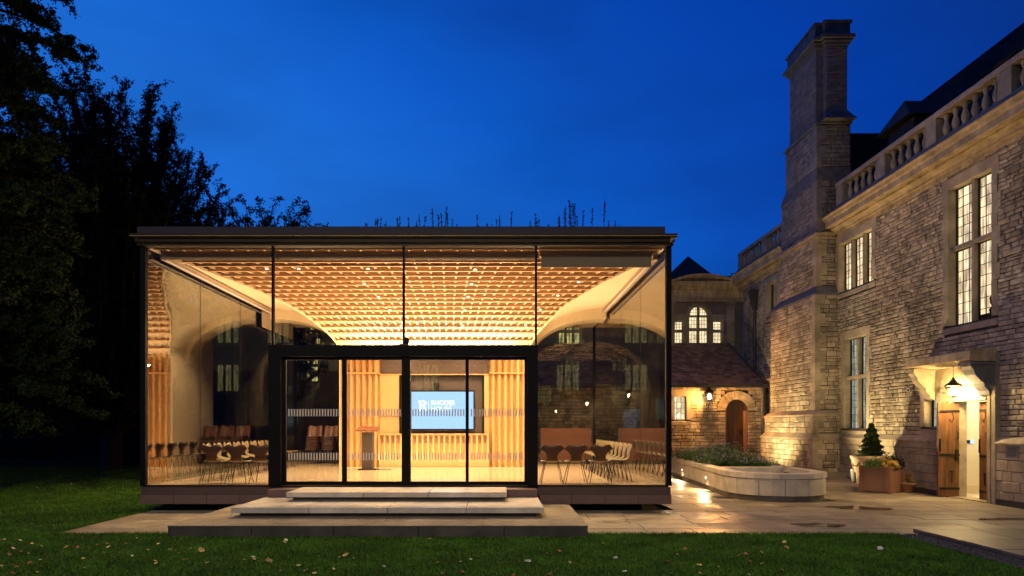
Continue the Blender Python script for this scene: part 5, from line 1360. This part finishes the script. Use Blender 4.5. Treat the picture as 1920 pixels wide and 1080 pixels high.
limb_tree('garden_tree', 'dark garden tree low in the shadows at left between conifer and pavilion', -17.5, 31, 9, .35, 90, 140000, .17, 'leafyew', lambda i: yew_limb(i, 4.5, 6.5, 4.5))
limb_tree('garden_tree', 'dark rounded tree behind the conifer at the far left edge', -22.5, 28, 11, .4, 90, 140000, .18, 'leafyew', lambda i: yew_limb(i, 5.5, 7.5, 6.5))
# hedge line closing the garden
def hedge(label, x0, x1, y, d, h, n_):
    t = thing('hedge', label, 'hedge', ((x0 + x1) / 2, y, 0)); L_ = x1 - x0; mb = MB(); nx, nz = 40, 10
    for i in range(nx + 1):
        for j in range(nz + 1):
            f_ = j / nz; mb.v.append((-L_ / 2 + L_ * i / nx, -d / 2 * math.cos(f_ * 1.2) + rnd.uniform(-.12, .12), f_ * h * (1 + .05 * math.sin(i * .9)) + rnd.uniform(-.05, .05)))
    for i in range(nx):
        for j in range(nz): a = i * (nz + 1) + j; mb.f.append((a, a + nz + 1, a + nz + 2, a + 1))
    mb.box(-L_ / 2, -d / 4, 0, L_ / 2, d / 2, h * .97); mb.build('inner_growth', 'soil', t)
    c = np.stack([rng.uniform(-L_ / 2, L_ / 2, n_), -d / 2 + rng.normal(0, .12, n_), rng.uniform(0, 1.04, n_) * h], 1); c[:, 1] += .4 * (c[:, 2] / h) ** 2
    link('hedge_leaves', mesh_np('hedge_leaves', leaf_quads(c, .12, .55), 4, 'leafyew'), t, kind='stuff')
hedge('tall dark hedge closing the garden behind the trees at left', -46, -13, 37, 1.5, 7.5, 60000)
hedge('dark hedge behind the pavilion left of the rear wing', -13.4, -12.2, 30.5, 1.5, 5.0, 5000)
# small tree with loose leafy twigs rising above the pavilion roof
def twig_limb(i):
    a = i * 2.399; side = 1 if math.cos(a) > 0 else -1; z0 = 3.5 + rnd.uniform(0, 2.0); x1_ = math.cos(a) * rnd.uniform(1.0, 3.0); y1_ = math.sin(a) * 1.2; zt = rnd.uniform(8.0, 9.6)
    pl_ = []
    for k in range(9):
        f_ = k / 8; pl_.append(Vector((x1_ * f_ + .12 * math.sin(f_ * 9 + i), y1_ * f_, z0 + (zt - z0) * math.sin(min(1, f_ * 1.25) * 1.57) - .5 * max(0, f_ - .75))))
    return pl_, .035, .34
limb_tree('sparse_tree', 'sparse leafy tree whose twigs rise above the left half of the pavilion roof', PX(500, 24.2), 24.6, 7.5, .14, 70, 14000, .10, 'leafyew', twig_limb)
# plants on the green roof
rs = thing('roof_meadow', 'dark seed heads of tall plants along the edge of the green roof', 'plants', (XC, YF, 5.4)); rs['kind'] = 'stuff'
sh = MB(); hd = []
cl = [(680, 12), (690, 8), (703, 20), (741, 24), (750, 18), (769, 12), (788, 22), (793, 20), (812, 36), (822, 22), (829, 28), (834, 38), (838, 22), (846, 16), (898, 20), (928, 18), (934, 28), (957, 36), (993, 18), (1004, 26), (1008, 16),
      (1046, 18), (1052, 22), (1058, 30), (1061, 26), (1068, 44), (1071, 48), (1074, 46), (1078, 36), (1085, 28), (1089, 24), (1108, 30), (1129, 46), (1147, 18), (1155, 14), (722, 10), (860, 8), (915, 8), (1030, 9), (1010, 10), (710, 14), (716, 10), (780, 8)]
for px, hp in cl:
    x = PX(px + rnd.uniform(-1, 1), 14.2); y = 14.2 + rnd.uniform(-.3, .3); z0, z1 = 5.40, PZ(425 - hp, 14.2); lean = rnd.uniform(-.04, .04)
    sh.tube([(x - XC, y - YF, 0), (x + lean - XC, y - YF, z1 - 5.40)], [.007, .004], 4)
    for q in range(int(16 + hp)): f_ = rnd.uniform(.45, 1); hd.append((x + lean * f_ - XC + rnd.gauss(0, .010), y - YF + rnd.gauss(0, .010), f_ * (z1 - 5.40)))
o_ = sh.build('seed_stalks', 'bark', rs, kind='stuff')
link('seed_heads', mesh_np('seed_heads', leaf_quads(np.array(hd), .045, .45), 4, 'leafyew'), rs, kind='stuff')
sd_ = np.stack([rng.uniform(XL + .2, XR - .2, 9000) - XC, rng.uniform(.25, 2.5, 9000), rng.uniform(0, .15, 9000) * rng.uniform(.4, 1, 9000) + .02], 1)
link('roof_sedum', mesh_np('roof_sedum', leaf_quads(sd_, .06, .5), 4, 'leafdark'), rs, kind='stuff')

# ================================================================== BUILDING BEHIND THE CAMERA (seen mirrored in the glass)
fl_ = thing('assumed_floodlight', 'assumed small white flood lamp, added unseen under the eaves of the opposite wing', 'assumed_floodlight', (-4.0, -11.7, 12.7))  # assumed lamp, added to light lawn and steps; too high to be mirrored
MB().box(-.22, -.1, -.15, .22, .08, .15).build('housing', 'iron', fl_); MB().box(-.19, .081, -.12, .19, .085, .12).build('lens', 'bulb_soft', fl_)
light('assumed_floodlight_beam', 'SPOT', (-4.0, -11.5, 12.65), 1000, (1.0, .90, .74), fl_, .15, 70, (-1.5, 11, 0), 1.0).location = (0, .2, -.05)
for k, (x, z) in enumerate(((5.0, 2.75), (7.3, 3.2))):
    l2 = lantern('wall_lantern', ['glowing wall lantern on the opposite wing, mirrored in the right front glass', 'glowing wall lantern on the opposite wing, mirrored near the blue screen reflection'][k], (x, -11.6, z), 0)
    MB().tube([(0, 0, 0), (0, 0, -.12), (0, -.12, -.28), (0, -.4, -.30)], .012).build('bracket', 'iron', l2)
    light('wall_lantern_light', 'POINT', (0, .25, .15), 14, (1, .72, .34), l2, .05)
bb = thing('opposite_wing', 'dark stone wing across the garden, mirrored in the glass walls', 'building', (0, 0, 0))
YO = -12
def FO(u, d, v): return (u, YO + d, v)
ow = [(a, a + 1.25, z, z + 1.5) for a in (-26, -21, -15.6, -12.8, -8.6, -4.5, -.5, 3.4, 7.2, 11.5, 16) for z in (3.6, 6.3)]
wall_body(-45, 40, 0, 13.5, ow, FO).build('wall', 'farwall', bb)
for k, q_ in enumerate(ow): old_window(FO, *q_, 3, [], (2, 4), 'room_dim' if k % 3 else 'room_dark', parent=bb, own=False, mg=.15)
MB().prism([(-45, 13.5), (40, 13.5), (36, 18), (-41, 18)], YO - 6, YO - .1).build('roof', 'slate', bb)
print('objects', len(bpy.data.objects), 'tris', sum(len(m.polygons) for m in bpy.data.meshes))
